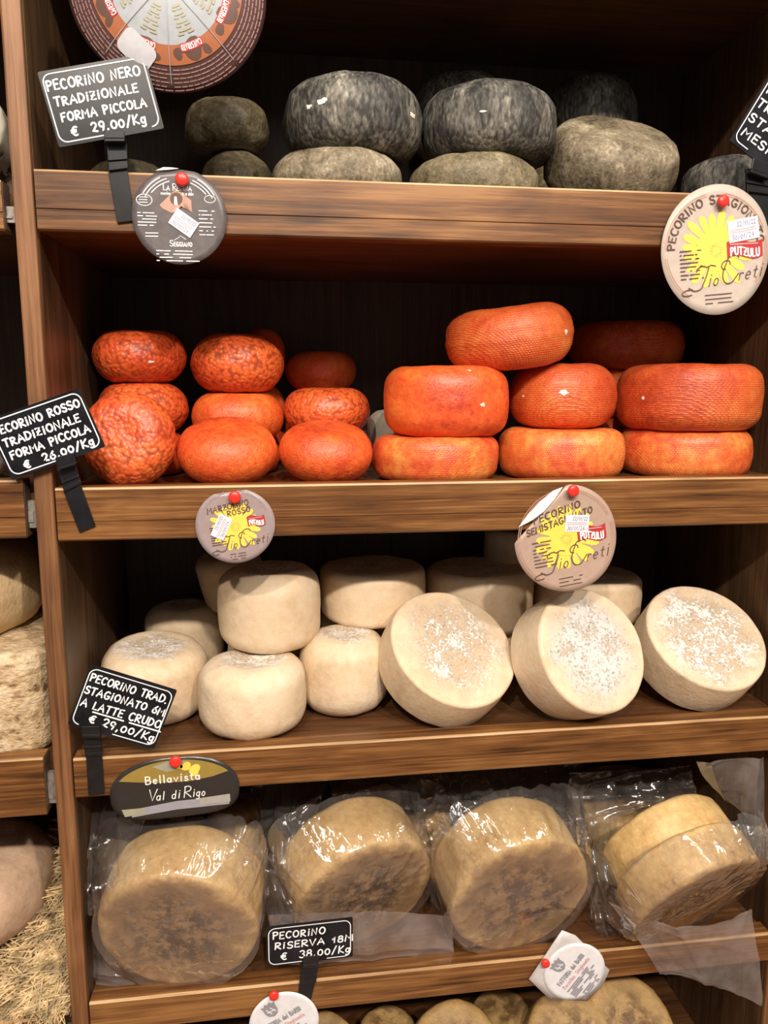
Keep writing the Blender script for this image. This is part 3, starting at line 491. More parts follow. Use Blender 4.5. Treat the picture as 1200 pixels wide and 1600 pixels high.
# ------------------------------------------------------------------ stroke lettering
def arc(cx, cy, rx, ry, a0, a1, n=10):
    return [(cx+rx*math.cos(math.radians(a0+(a1-a0)*i/n)), cy+ry*math.sin(math.radians(a0+(a1-a0)*i/n))) for i in range(n+1)]
GL = {
'A': (.72, [[(0, 0), (.34, 1), (.70, 0)], [(.10, .34), (.60, .36)]]),
'B': (.60, [[(.04, 0), (.04, 1)], [(.04, 1)]+arc(.26, .76, .26, .24, 90, -90)+[(.04, .52)], [(.04, .52)]+arc(.28, .26, .30, .26, 90, -90)+[(.04, 0)]]),
'C': (.62, [arc(.36, .5, .34, .5, 50, 310, 14)]),
'D': (.66, [[(.04, 0), (.04, 1)], [(.04, 1)]+arc(.14, .5, .50, .5, 90, -90, 14)+[(.04, 0)]]),
'E': (.54, [[(.50, 1), (.04, .98), (.04, 0), (.52, .02)], [(.04, .52), (.42, .53)]]),
'F': (.54, [[(.52, 1), (.05, .96), (.05, 0)], [(.05, .52), (.42, .54)]]),
'G': (.70, [arc(.36, .5, .34, .5, 50, 330, 14)+[(.66, .42), (.40, .42)]]),
'H': (.66, [[(.04, 0), (.04, 1)], [(.60, 0), (.60, 1)], [(.04, .5), (.60, .5)]]),
'I': (.20, [[(.08, 0), (.08, 1)]]),
'K': (.62, [[(.05, 0), (.08, 1)], [(.56, .98), (.07, .42), (.60, 0)]]),
'L': (.50, [[(.05, 1), (.05, 0), (.48, .03)]]),
'M': (.82, [[(.02, 0), (.08, 1), (.40, .42), (.72, 1), (.78, 0)]]),
'N': (.70, [[(.04, 0), (.07, 1), (.58, .03), (.64, 1)]]),
'O': (.72, [arc(.36, .5, .33, .48, 90, 450, 18)]),
'P': (.58, [[(.06, 0), (.04, 1)], [(.0, .90)]+arc(.22, .74, .32, .25, 110, -95, 12)+[(.06, .46)]]),
'R': (.64, [[(.05, 0), (.05, .98)], [(.0, .92)]+arc(.24, .75, .30, .24, 110, -95, 12)+[(.08, .48), (.62, 0)]]),
'S': (.58, [arc(.30, .75, .25, .24, 30, 260, 10)+arc(.28, .25, .27, .25, 80, -150, 10)]),
'T': (.62, [[(0, .97), (.60, 1)], [(.31, .98), (.29, 0)]]),
'U': (.64, [[(.05, 1)]+arc(.32, .30, .27, .30, 180, 360, 10)+[(.60, 1)]]),
'V': (.64, [[(0, 1), (.30, 0), (.62, 1)]]),
'X': (.62, [[(0, 0), (.6, 1)], [(0, 1), (.6, 0)]]),
'Z': (.58, [[(.05, .97), (.54, 1), (.04, .02), (.56, .02)], [(.12, .5), (.46, .52)]]),
'i': (.24, [[(.10, 0), (.12, .66)], [(.11, .90), (.15, .94)]]),
'g': (.50, [arc(.22, .30, .20, .28, 20, 370, 14), [(.43, .60), (.42, -.20)]+arc(.22, -.20, .20, .17, 0, -150, 8)]),
'a': (.50, [arc(.22, .28, .19, .28, 20, 370, 14), [(.42, .56), (.42, .0)]]),
'c': (.44, [arc(.23, .29, .20, .28, 50, 310, 12)]),
'd': (.52, [arc(.22, .28, .19, .28, 20, 370, 14), [(.42, 1.0), (.42, .0)]]),
'e': (.46, [[(.04, .30), (.41, .32)]+arc(.23, .29, .19, .28, 10, 310, 14)]),
'l': (.20, [[(.09, 1.02), (.09, 0)]]),
'n': (.50, [[(.05, .56), (.05, 0)], [(.05, .38)]+arc(.23, .34, .18, .22, 160, 0, 8)+[(.41, 0)]]),
'o': (.50, [arc(.24, .28, .20, .28, 90, 450, 16)]),
'r': (.34, [[(.06, .56), (.06, 0)], [(.06, .36)]+arc(.22, .36, .16, .20, 160, 40, 6)]),
's': (.40, [arc(.20, .43, .15, .14, 30, 260, 8)+arc(.18, .15, .17, .15, 80, -150, 8)]),
't': (.34, [[(.16, .86), (.14, .08), (.30, .02)], [(0, .58), (.30, .60)]]),
'v': (.46, [[(.02, .56), (.22, 0), (.44, .56)]]),
'0': (.60, [arc(.30, .40, .27, .40, 90, 450, 18)]),
'1': (.40, [[(.02, .52), (.26, .98), (.24, 0)]]),
'2': (.58, [arc(.26, .72, .25, .27, 160, -30, 10)+[(.06, .03), (.24, .10), (.56, .02)]]),
'3': (.54, [arc(.22, .76, .25, .23, 150, -80, 10)+arc(.22, .27, .28, .27, 80, -150, 10)]),
'4': (.60, [[(.40, 0), (.40, 1), (.02, .34), (.56, .36)]]),
'6': (.56, [[(.46, .98), (.16, .62)]+arc(.28, .28, .25, .28, 150, 510, 16)]),
'7': (.54, [[(.02, .98), (.52, .98), (.18, 0)]]),
'8': (.56, [arc(.27, .76, .21, .22, -90, 270, 14), arc(.27, .27, .26, .27, 90, 450, 14)]),
'9': (.56, [arc(.26, .70, .23, .27, 0, 360, 14)+[(.47, .55), (.34, 0)]]),
'€': (.62, [arc(.40, .46, .30, .44, 60, 300, 12), [(0, .56), (.46, .58)], [(0, .36), (.44, .38)]]),
'.': (.20, [[(.06, 0), (.10, .04)]]), ',': (.24, [[(.12, .10), (.05, -.16)]]), '/': (.50, [[(.02, -.10), (.46, 1.08)]]),
' ': (.42, []), '\'': (.2, [[(.1, 1), (.06, .8)]]),
}
GAP = 0.22
def text_width(t): return sum(GL[c][0]+GAP for c in t)-GAP
def text_strokes(t, x, y, h, width=None, slant=0.0, jit=0.0, seed=1, rise=0.0):
    """polylines of a line of lettering starting at (x, y), cap height h, stretched to width"""
    rnd = random.Random(seed); k = h if width is None else width/text_width(t); cx = 0.0; out = []
    for c in t:
        wd, st = GL[c]; dy = rnd.uniform(-jit, jit)*h; sc = 1+rnd.uniform(-jit, jit); rot = rnd.uniform(-jit, jit)*0.8
        for s in st:
            q = []
            for a, b in s:
                a2 = a+slant*b - rot*b*0.5; b2 = b+rot*a*0.5
                px = (cx+a2*sc)*k; q.append((x+px, y+b2*h*sc+dy+rise*px))
            out.append(q)
        cx += wd+GAP
    return out
def arc_text(t, r, a0, a1, h, cx=0.0, cy=0.0, flip=False):
    """lettering running round a circle from angle a0 to a1 (degrees)"""
    W_ = text_width(t); out = []
    for s in text_strokes(t, 0, 0, 1.0):
        out.append([((cx+(r+b*h)*math.cos(math.radians(a0+(a1-a0)*a/W_))), (cy+(r+b*h)*math.sin(math.radians(a0+(a1-a0)*a/W_)))) if not flip else
                    ((cx+(r-b*h)*math.cos(math.radians(a0+(a1-a0)*a/W_))), (cy+(r-b*h)*math.sin(math.radians(a0+(a1-a0)*a/W_)))) for a, b in s])
    return out
class Sheet:
    """a thin sheet in space: (u, v) in metres on the sheet -> local 3-D point; bend(u, v) lifts it off its plane"""
    def __init__(s, origin, rot=0.0, lean=0.0, yaw=0.0, bend=None):
        s.o = Vector(origin); s.bend = bend or (lambda u, v: 0.0)
        R = Matrix.Rotation(yaw, 3, 'Z') @ Matrix.Rotation(lean, 3, 'X') @ Matrix.Rotation(-rot, 3, 'Y')
        s.ex = R @ Vector((1, 0, 0)); s.ey = R @ Vector((0, 0, 1)); s.n = R @ Vector((0, -1, 0))
    def P(s, u, v, lift=0.0): return s.ex*u+s.ey*v+s.n*(s.bend(u, v)+lift)
def ribbons(sh, polys, lw, lift):
    v = []; f = []
    def disc(p, K=7):
        nonlocal lift; n = len(v)
        for k in range(K): v.append(sh.P(p[0]+lw/2*math.cos(2*PI*k/K), p[1]+lw/2*math.sin(2*PI*k/K), lift))
        f.append(tuple(range(n, n+K)))
    base_lift = lift
    for ip, pl in enumerate(polys):
        lift = base_lift+0.000014*(ip % 12); pts = [pl[0]]
        for p in pl[1:]:
            if math.hypot(p[0]-pts[-1][0], p[1]-pts[-1][1]) > lw*0.12: pts.append(p)
        if len(pts) < 2: disc(pts[0]); continue
        nn = len(v)
        for i, p in enumerate(pts):
            a = pts[max(0, i-1)]; b_ = pts[min(len(pts)-1, i+1)]; dx, dy = b_[0]-a[0], b_[1]-a[1]; L = math.hypot(dx, dy) or 1
            nx, ny = -dy/L*lw/2, dx/L*lw/2
            v.append(sh.P(p[0]+nx, p[1]+ny, lift)); v.append(sh.P(p[0]-nx, p[1]-ny, lift))
        for i in range(len(pts)-1): f.append((nn+2*i, nn+2*i+1, nn+2*i+3, nn+2*i+2))
        lift += 0.000006; disc(pts[0]); lift += 0.000006; disc(pts[-1])
    return v, f
def print_obj(name, sh, polys, lw, mat, parent, lift=0.0006):
    v, f = ribbons(sh, polys, lw, lift); return mesh_obj(name, v, f, M[mat], parent)
def fan(sh, outline, rings, lift, centre=None):
    K = len(outline); c = centre or (sum(p[0] for p in outline)/K, sum(p[1] for p in outline)/K)
    v = [sh.P(c[0], c[1], lift)]; f = []
    for r in range(1, rings+1):
        t = r/rings
        for p in outline: v.append(sh.P(c[0]+(p[0]-c[0])*t, c[1]+(p[1]-c[1])*t, lift))
    for k in range(K):
        j = (k+1) % K; f.append((0, 1+k, 1+j))
        for r in range(rings-1): f.append((1+r*K+k, 1+(r+1)*K+k, 1+(r+1)*K+j, 1+r*K+j))
    return v, f
def patch(name, sh, outlines, mat, parent, lift=0.0004, rings=3):
    v = []; f = []
    for o in outlines:
        a, b = fan(sh, o, rings, lift); n = len(v); v += a; f += [tuple(i+n for i in q) for q in b]
    return mesh_obj(name, v, f, M[mat], parent, smooth=True)
def ring(sh, r0, r1, a0=0, a1=360, K=48, cx=0, cy=0):
    pass
def sheet_body(name, sh, outline, mat, parent, thick=0.0006, rings=8, back=None):
    v, f = fan(sh, outline, rings, 0.0); o = mesh_obj(name, v, f, M[mat], parent, smooth=True)
    if back:
        o.data.materials.append(M[back])
    m = o.modifiers.new('thickness', 'SOLIDIFY'); m.thickness = thick; m.offset = -1
    if back: m.material_offset = 1
    bm = bmesh.new(); bm.from_mesh(o.data); bmesh.ops.recalc_face_normals(bm, faces=bm.faces)
    n0 = sum((fc.normal for fc in bm.faces), Vector())
    if n0.dot(sh.n) < 0: bmesh.ops.reverse_faces(bm, faces=bm.faces)
    bm.to_mesh(o.data); bm.free()
    return o
def dashes(x, y, w, h, lines, seed=1, fill=0.85):
    """rows of tiny illegible print"""
    rnd = random.Random(seed); out = []
    for i in range(lines):
        yy = y-h*i/max(1, lines-1) if lines > 1 else y; xx = x; end = x+w*rnd.uniform(0.72, 1.0)
        while xx < end:
            l = rnd.uniform(0.04, 0.16)*w; 
            if rnd.random() < fill: out.append([(xx, yy), (min(end, xx+l), yy)])
            xx += l+0.02*w
    return out
def circle(r, K=56, cx=0, cy=0, wob=0.0, seed=0):
    rnd = random.Random(seed); a, b = rnd.random()*6, rnd.random()*6
    return [(cx+r*(1+wob*math.sin(2*t+a)+wob*0.6*math.sin(3*t+b))*math.cos(t), cy+r*(1+wob*math.sin(2*t+a)+wob*0.6*math.sin(3*t+b))*math.sin(t)) for t in [2*PI*k/K for k in range(K)]]

# ------------------------------------------------------------------ push pins
def pin(px, py, Y, label, tilt=(0.0, 0.0), r=0.0088):
    c = at(px, py, Y); o = thing('push_pin', label, 'pin', c, 'red push pins')
    d = Vector((tilt[0], -1, tilt[1])).normalized(); u = d.cross(Vector((0, 0, 1))).normalized(); v_ = u.cross(d)
    def lathe(prof, name, mat):
        v = []; f = []; K = 24
        for rr, h in prof:
            for k in range(K):
                a = 2*PI*k/K; v.append(u*(rr*math.cos(a))+v_*(rr*math.sin(a))+d*h)
        for i in range(len(prof)-1):
            for k in range(K):
                j = (k+1) % K; f.append((i*K+k, i*K+j, (i+1)*K+j, (i+1)*K+k))
        f.append(tuple(range((len(prof)-1)*K, len(prof)*K)))
        return mesh_obj(name, v, f, M[mat], o, smooth=True)
    lathe([(r*0.45, -0.001), (r*0.55, 0.003), (r*0.95, 0.0045), (r, 0.006), (r*0.96, 0.0085), (r*0.75, 0.0100), (r*0.3, 0.0106)], 'pin_head', 'red_pin')
    lathe([(0.0012, -0.006), (0.0012, 0.0)], 'pin_shaft', 'bracket')
    return o

# ------------------------------------------------------------------ price tags
def rrect(w, h, r, K=6):
    out = []
    for cx, cy, a0 in ((w/2-r, h/2-r, 0), (-w/2+r, h/2-r, 90), (-w/2+r, -h/2+r, 180), (w/2-r, -h/2+r, 270)):
        out += [(cx+r*math.cos(math.radians(a0+90*i/K)), cy+r*math.sin(math.radians(a0+90*i/K))) for i in range(K+1)]
    return out
def price_tag(label, centre, w, h, rot, lines, lw, strap, neck, clip, lean=0.0, yaw=0.0, skew=0.0, Yc=-0.014, under=(), slot=None, seed=3, blue=False):
    """lines: (text, left, baseline from top, cap height, width) as fractions of the card"""
    o = thing('price_tag', label, 'price tag', centre)
    sh = Sheet((0, 0, 0), rot, lean, yaw)
    if skew: sh.ey = sh.ey+sh.ex*skew
    cr = rrect(w, h, 0.0025, 3)
    b = MB(); b.plate([sh.P(u, v, 0.0) for u, v in cr], 0.0022, sh.n); card = b.build('card', M['slate'], o)
    fr = rrect(w*0.945, h*0.90, 0.010, 6); poly = fr+[fr[0]]
    if slot is not None:                                    # the white line is broken where the clip grips the card
        a, c_ = slot; y_ = -h*0.45
        polys = []; cur = []
        dense = []
        for p, q in zip(poly[:-1], poly[1:]):
            for i in range(8): dense.append((p[0]+(q[0]-p[0])*i/8, p[1]+(q[1]-p[1])*i/8))
        dense.append(poly[-1])
        for p in dense:
            if p[1] < -h*0.40 and a*w < p[0] < c_*w:
                if len(cur) > 1: polys.append(cur)
                cur = []
            else: cur.append(p)
        if len(cur) > 1: polys.append(cur)
    else: polys = [poly]
    print_obj('border_line', sh, polys, lw*0.62, 'chalk', card)
    st = []
    for i, (t, l, base, ch, wd) in enumerate(lines):
        st += text_strokes(t, (l-0.5)*w, (0.5-base)*h, ch*h, wd*w, 0.06, 0.045, seed+i)
    for l0, l1, base in under: st.append([((l0-0.5)*w, (0.5-base)*h), ((l1-0.5)*w, (0.5-base)*h)])
    print_obj('lettering', sh, st, lw, 'chalk', card)
    L = Vector(centre)
    def bar(pts, Y, t):
        q = [at(x, y, Y)-L for x, y in pts]; return q, t
    b = MB(); q, t = bar(strap, -0.0042, 0.0030); b.plate(q, t); b.build('strap', M['clip'], o, bevel=0.0006)
    b = MB()
    q, t = bar(neck, -0.0060, 0.0048); b.plate(q, t)
    (x0, y0), (x1, y1), (x2, y2), (x3, y3) = neck            # two raised ribs across the neck
    for f0, f1 in ((0.50, 0.62), (0.80, 0.97)):
        lerp = lambda p, q_, f: (p[0]+(q_[0]-p[0])*f, p[1]+(q_[1]-p[1])*f)
        q = [at(*lerp((x0, y0), (x3, y3), f0), -0.0085)-L, at(*lerp((x1, y1), (x2, y2), f0), -0.0085)-L, at(*lerp((x1, y1), (x2, y2), f1), -0.0085)-L, at(*lerp((x0, y0), (x3, y3), f1), -0.0085)-L]
        b.plate(q, 0.0026)
    b.build('neck', M['clip'], o, bevel=0.0008)
    b = MB(); q, t = bar(clip, Yc-0.0035, 0.0030); b.plate(q, t)
    e = [clip[3], clip[2], (clip[2][0]-0.5, clip[2][1]+5), (clip[3][0]-0.5, clip[3][1]+5)]
    q, t = bar(e, Yc-0.0050, 0.0100); b.plate(q, t)
    b.build('clip', M['clip'], o, bevel=0.0008)
    return o
def mid(q, Y): return sum((at(x, y, Y) for x, y in q), Vector())/4
Q1 = ((57, 112), (226, 83), (257, 200), (92, 232)); YT = -0.014
price_tag('black price tag reading pecorino nero, clipped to the top board', mid(Q1, YT), 0.1325, 0.0905, 0.217, [
    ('PECORiNO NERO', .045, .265, 0.123, .87), ('TRADiZiONALE', .075, .475, 0.111, .78), ('FORMA PiCCOLA', .095, .680, 0.111, .80), ('€  29,00/Kg', .15, .885, 0.123, .70)], 0.0023,
    [(168, 262), (198, 262), (210, 345), (183, 348)], [(166, 224), (198, 224), (200, 264), (170, 268)], [(161, 203), (193, 203), (195, 216), (163, 216)], lean=-0.03, yaw=0.0, skew=-0.02, Yc=YT, slot=(.10, .32), seed=5)
Q2 = ((-14, 656), (130, 604), (158, 700), (10, 751))
price_tag('black price tag reading pecorino rosso, clipped beside the left post', mid(Q2, YT), 0.1285, 0.083, 0.337, [
    ('PECORiNO ROSSO', .035, .275, 0.123, .90), ('TRADiZiONALE', .075, .490, 0.119, .80), ('FORMA PiCCOLA', .085, .700, 0.119, .84), ('€  26,00/Kg', .17, .905, 0.123, .74)], 0.0025,
    [(99, 768), (126, 758), (149, 822), (124, 832)], [(90, 735), (118, 728), (127, 756), (100, 770)], [(86, 715), (115, 707), (118, 722), (89, 731)], skew=-0.02, Yc=YT, slot=(.12, .35), seed=11)
Q3 = ((140, 1037), (275, 1077), (243, 1173), (107, 1132))
price_tag('black price tag reading latte crudo, slanting in front of an ivory wheel', mid(Q3, YT), 0.1245, 0.094, -0.372, [
    ('PECORiNO TRAD.', .055, .245, 0.115, .88), ('STAGiONATO 6M', .045, .445, 0.115, .91), ('A LATTE CRUDO', .055, .655, 0.119, .91), ('€ 29,00/Kg', .20, .875, 0.123, .75)], 0.0023,
    [(134, 1178), (159, 1178), (163, 1240), (138, 1243)], [(129, 1148), (157, 1148), (160, 1182), (133, 1184)], [(127, 1135), (156, 1135), (157, 1148), (128, 1148)], skew=0.015, Yc=YT, under=((.21, .56, .70), (.63, .99, .70)), slot=(-.33, -.04), seed=17)
Q4 = ((413, 1450), (549, 1434), (551, 1495), (422, 1510))
price_tag('small black price tag reading riserva, on the lowest front board', mid(Q4, YT), 0.133, 0.0675, 0.024, [
    ('PECORiNO', .075, .315, .165, .60), ('RiSERVA 18M', .095, .575, .155, .90), ('€  38,00/Kg', .165, .855, .18, .80)], 0.0022,
    [(468, 1532), (494, 1530), (486, 1562), (466, 1558)], [(471, 1507), (498, 1505), (494, 1536), (468, 1540)], [(474, 1496), (500, 1494), (498, 1507), (473, 1509)], lean=0.0, skew=0.03, Yc=YT, slot=(-.06, .14), seed=23)
Q5 = ((1195, 116), (1325, 196), (1273, 314), (1143, 230))
price_tag('black price tag leaning at the right end of the top board', mid(Q5, YT), 0.150, 0.109, -0.545, [
    ('PECORiNO', .06, .25, 0.111, .62), ('TRAD.', .045, .45, 0.111, .40), ('STAG.', .045, .65, 0.111, .42), ('MESi', .065, .85, 0.107, .32)], 0.0023,
    [(1172, 300), (1206, 305), (1208, 350), (1176, 345)], [(1166, 262), (1204, 270), (1206, 305), (1168, 300)], [(1178, 246), (1208, 258), (1204, 275), (1174, 264)], Yc=YT, slot=(-.27, .05), seed=29)

# ------------------------------------------------------------------ round product labels
def flower(sh, o, R, cx=0.0, cy=0.0, n=19, seed=2, mat='yellow', core=0.34):
    rnd = random.Random(seed); pet = []
    for k in range(n):
        a = 2*PI*(k+0.2*rnd.random())/n; L = R*rnd.uniform(0.84, 1.0); wd = R*0.095
        dx, dy = math.cos(a), math.sin(a)
        pr = [(0.22, 0.5), (0.55, 0.85), (0.80, 1.05), (0.93, 0.85), (1.0, 0.25)]
        pts = [(cx+dx*L*t-dy*wd*s, cy+dy*L*t+dx*wd*s) for t, s in pr]+[(cx+dx*L*t+dy*wd*s, cy+dy*L*t-dx*wd*s) for t, s in reversed(pr)]
        pet.append(pts)
    p = patch('printed_flower', sh, pet, mat, o, 0.0004); patch('flower_heart', sh, [circle(R*0.50, 30, cx, cy)], mat, p, 0.0007)
    tk = []
    for k in range(14):
        a = 2*PI*k/14; tk.append([(cx+R*0.10*math.cos(a), cy+R*0.10*math.sin(a)), (cx+R*0.165*math.cos(a), cy+R*0.165*math.sin(a))])
    print_obj('flower_centre', sh, tk, R*0.030, 'gold', p, 0.0011)
    return p
def swash(sh, o, R, x, y, s, lift=0.0012, mat='brown_ink', slope=0.0):
    """flowing script name: tall looped T and C, small letters between"""
    def tr(pl, dx): return [(x+s*(dx+a+0.22*b), y+s*b+slope*s*(dx+a)) for a, b in pl]
    T = [tr([(-.15, .78)]+arc(.10, .86, .25, .14, 160, 20, 8)+[(.55, .98), (.80, .90)], 0.1), tr([(.46, .94), (.40, .5), (.28, .10)]+arc(.0, .06, .28, .16, 0, -150, 8)+[(-.42, .10)], 0.1),
         tr(arc(-.30, -.12, .34, .14, 60, 300, 10), .0)]
    Cc = [tr(arc(.32, 1.02, .30, .22, 20, 180, 8)+arc(.30, .50, .40, .55, 160, 300, 10)+[(.72, .34)], 1.45), tr(arc(.05, .86, .22, .20, 0, 270, 10), 1.38)]
    sm = []
    for t, dx in (('io', .66), ('reti', 1.72)): sm += [[(x+s*(dx+a), y+s*b*0.0+slope*s*dx+b) for a, b in q] for q in []]
    small = text_strokes('io', x+s*.66, y+slope*s*.66, s*0.55, None, 0.28, 0, 1, slope)+text_strokes('reti', x+s*2.22, y+slope*s*2.22, s*0.60, None, 0.28, 0, 1, slope)
    print_obj('script_lettering', sh, T+Cc, s*0.055, mat, o, lift); print_obj('script_lettering', sh, small, s*0.045, mat, o, lift)
def sticker(sh, o, cx, cy, w, h, rot, seed=1, txt=('22/11/22', '30/01/24')):
    c, s_ = math.cos(rot), math.sin(rot)
    T = lambda a, b: (cx+a*c-b*s_, cy+a*s_+b*c)
    ol = []
    base = [(-w/2, -h/2), (w/2, -h/2), (w/2, h/2), (-w/2, h/2)]
    for p, q in zip(base, base[1:]+base[:1]):
        for i in range(6): ol.append(T(p[0]+(q[0]-p[0])*i/6, p[1]+(q[1]-p[1])*i/6))
    p = patch('price_sticker', sh, [ol], 'lab_white', o, 0.0014, 4); p['label'] = 'white sticker with printed date'
    L1 = [[T(a, b) for a, b in q] for q in text_strokes(txt[0], -w*.20, h*.17, h*.22, w*.62)]
    L3 = [[T(a, b) for a, b in q] for q in text_strokes(txt[1], -w*.40, -h*.40, h*.24, w*.72)]
    print_obj('date_print', sh, L1+L3, h*0.035, 'blue_ink', p, 0.0018)
    L2 = [[T(-w*.42, h*.04), T(w*.40, h*.04)], [T(-w*.42, -h*.06), T(w*.40, -h*.06)]]
    print_obj('line_print', sh, L2, h*0.05, 'pink_ink', p, 0.0018)
def wavy_ribbon(sh, o, x, y, w, h, rot, text, lift=0.0010):
    c, s_ = math.cos(rot), math.sin(rot); T = lambda a, b: (x+a*c-b*s_, y+a*s_+b*c)
    wv = lambda t: 0.14*h*math.sin(t*2*PI)
    top = [T(w*(t-0.5), h/2+wv(t)) for t in [i/14 for i in range(15)]]; bot = [T(w*(t-0.5), -h/2+wv(t)) for t in [i/14 for i in range(15)]]
    v = [sh.P(*p, lift) for p in top+bot]; f = [(i, i+1, 15+i+1, 15+i) for i in range(14)]
    r = mesh_obj('ribbon_print', v, f, M['ribbon'], o)
    st = [[T(a, b+wv(a/w+0.5)*0.8) for a, b in q] for q in text_strokes(text, -w*.40, -h*.40, h*.46, w*.80)]
    print_obj('lettering', sh, st, h*0.10, 'white_ink', r, lift+0.0005)
    st = [[T(-w*.40, h*.26+wv(.1)), T(w*.36, h*.26)]]
    print_obj('small_print', sh, st, h*0.05, 'pink_ink', r, lift+0.0005)

# charcoal label on the top board
c = at(281, 339, -0.004); o = thing('product_label', 'round charcoal label pinned to the top board beside the black strap', 'label', c)
sh = Sheet(c, 0.0, 0.0, 0.0, lambda u, v: 0.0015+0.55*max(0, -v-0.01)**2+0.9*max(0, abs(u)-.03)**2); R = 0.0605
ol = [(u, min(v, 0.0585-0.12*abs(u-0.004))) for u, v in circle(R, 72)]
body = sheet_body('paper', sh, ol, 'lab_grey', o)
patch('curled_edge', sh, [[(-.028, .0555), (-.012, .0570), (.002, .0590), (-.006, .0600), (-.018, .0600)]], 'paper_back', body, 0.0030)
k = text_strokes('L', -.0195, .0325, .0072)+text_strokes('A', -.0150, .0325, .0050)+text_strokes('R', -.0075, .0325, .0082)+text_strokes('EGINA', -.0022, .0325, .0052, .0185)
print_obj('lettering', sh, k, 0.00115, 'white_ink', body)
print_obj('lettering', sh, text_strokes('S', -.0140, -.0375, .0075)+text_strokes('EGGIANO', -.0085, -.0375, .0052, .0230), 0.0011, 'white_ink', body)
print_obj('lettering', sh, text_strokes('ecorino', -.0230, .0268, .0042, .0120, 0.25)+text_strokes('to se dolce', .0040, .0268, .0042, .0145, 0.25), 0.0006, 'white_ink', body)
sm = []
for r_, a0, a1 in ((.0530, 116, 148), (.0530, 32, 62), (.0490, 108, 150), (.0490, 30, 68), (.0450, 105, 140), (.0450, 40, 70)): sm.append([(r_*math.cos(math.radians(a)), r_*math.sin(math.radians(a))) for a in [a0+(a1-a0)*i/12 for i in range(13)]])
sm += dashes(-.053, .0035, .026, .0155, 5, 4)+dashes(.025, .0080, .022, .0300, 7, 5)+dashes(-.044, -.0215, .0165, .0040, 2, 6)
sm += dashes(-.031, -.0435, .058, .0125, 4, 8)
print_obj('small_print', sh, sm, 0.00125, 'white_ink', body)
print_obj('oval_stamp', sh, [[(-.0440+.0098*math.cos(t), .0195+.0070*math.sin(t)) for t in [2*PI*i/30 for i in range(31)]]], 0.0009, 'white_ink', body)
print_obj('oval_stamp', sh, [[(.0395+.0070*math.cos(t), .0230+.0045*math.sin(t)) for t in [2*PI*i/30 for i in range(31)]]], 0.0007, 'white_ink', body)
print_obj('small_print', sh, dashes(-.0505, .0230, .0130, .0065, 3, 9, 1.0), 0.0009, 'white_ink', body)
patch('picture', sh, [[(-.025, .014), (-.003, .0345), (.0155, .021), (.0160, .006), (.004, .012), (-.010, .004), (-.022, .010)]], 'tan_ink', body, 0.0005)
patch('picture_detail', sh, [circle(.0080, 20, -.0035, .0220), ], 'brown_ink', body, 0.0007)
patch('picture_detail', sh, [[(-.0058, .0245), (-.0030, .0250), (-.0018, .0140), (-.0064, .0145)]], 'paper_back', body, 0.0009)
print_obj('roof_mark', sh, [[(-.0085, -.0300), (-.0020, -.0262), (0, -.0240), (.0030, -.0258), (.0068, -.0285)]], 0.0006, 'white_ink', body)
sticker(sh, body, .0050, -.0080, .0330, .0225, -0.60, 3)
pin(285, 282, -0.0065, 'red push pin on the round charcoal label of the top board')

# yellow flower labels
def flower_label(px, py, R, rot, mat, label, arc_lines, frad, ribbon, stick, script, name_seed, fold=None, squash=1.0, extra=None, bend=None, fcy=0.0):
    c = at(px, py, -0.004); o = thing('product_label', label, 'label', c)
    sh = Sheet(c, rot, 0.0, 0.0, bend or (lambda u, v: 0.0015+0.5*max(0, -v)**2)); ol = circle(R, 72, 0, 0, 0.012, name_seed)
    ol = [(u, v*squash) for u, v in ol]
    if extra: ol = [extra(u, v) for u, v in ol]
    body = sheet_body('paper', sh, ol, mat, o, back='paper_back')
    rim = []
    for r_ in (.93, .895): 
        for a0, a1 in ((100, 175), (185, 235), (20, 78), (-40, 10)): rim.append([(R*r_*math.cos(math.radians(a)), R*r_*squash*math.sin(math.radians(a))) for a in [a0+(a1-a0)*i/20 for i in range(21)]])
    print_obj('rim_print', sh, rim, R*0.016, 'tan_ink' if mat != 'lab_mauve' else 'grey_ink', body, 0.0004)
    flower(sh, body, frad, 0.0, fcy, 19, name_seed)
    for q_ in arc_lines:
        if len(q_) == 6: t, x_, y_, w__, h, rise = q_; print_obj('lettering', sh, text_strokes(t, x_*R, y_*R, h*R, w__*R, 0, 0, 1, rise), R*0.024, 'brown_ink', body, 0.0010); continue
        t, r_, a0, a1, h = q_; print_obj('lettering', sh, arc_text(t, r_*R, a0, a1, h*R, 0, fcy), R*0.026, 'brown_ink', body, 0.0010)
    wavy_ribbon(sh, body, *ribbon)
    if stick: sticker(sh, body, *stick)
    swash(sh, body, R, *script)
    print_obj('small_print', sh, dashes(-R*.66, R*.02, R*.42, R*.46, 8, name_seed+3), R*0.020, 'brown_ink', body, 0.0011)
    print_obj('small_print', sh, dashes(-R*.24, -R*.74, R*.52, R*.14, 3, name_seed+4), R*0.016, 'brown_ink', body, 0.0011)
    return o, sh, body
R2 = 0.0845
flower_label(1118, 391, R2, 0.10, 'lab_beige', 'big round beige label with yellow flower at right end of the top board', [('PECORINO STAGIONATO', .76, 176, 5, .13)], R2*.70,
    (R2*.52, R2*-.02, R2*.66, R2*.28, 0.02, 'PUTZULU'), (R2*.50, R2*.30, R2*.56, R2*.36, 0.10, 3), (-R2*.42, -R2*.62, R2*.36, 0.0012, 'brown_ink', 0.10), 2, extra=lambda u, v: (u, v*1.07))
pin(1126, 316, -0.0075, 'red push pin on the big beige label of the top board', (0.05, 0.1))
R3 = 0.0535
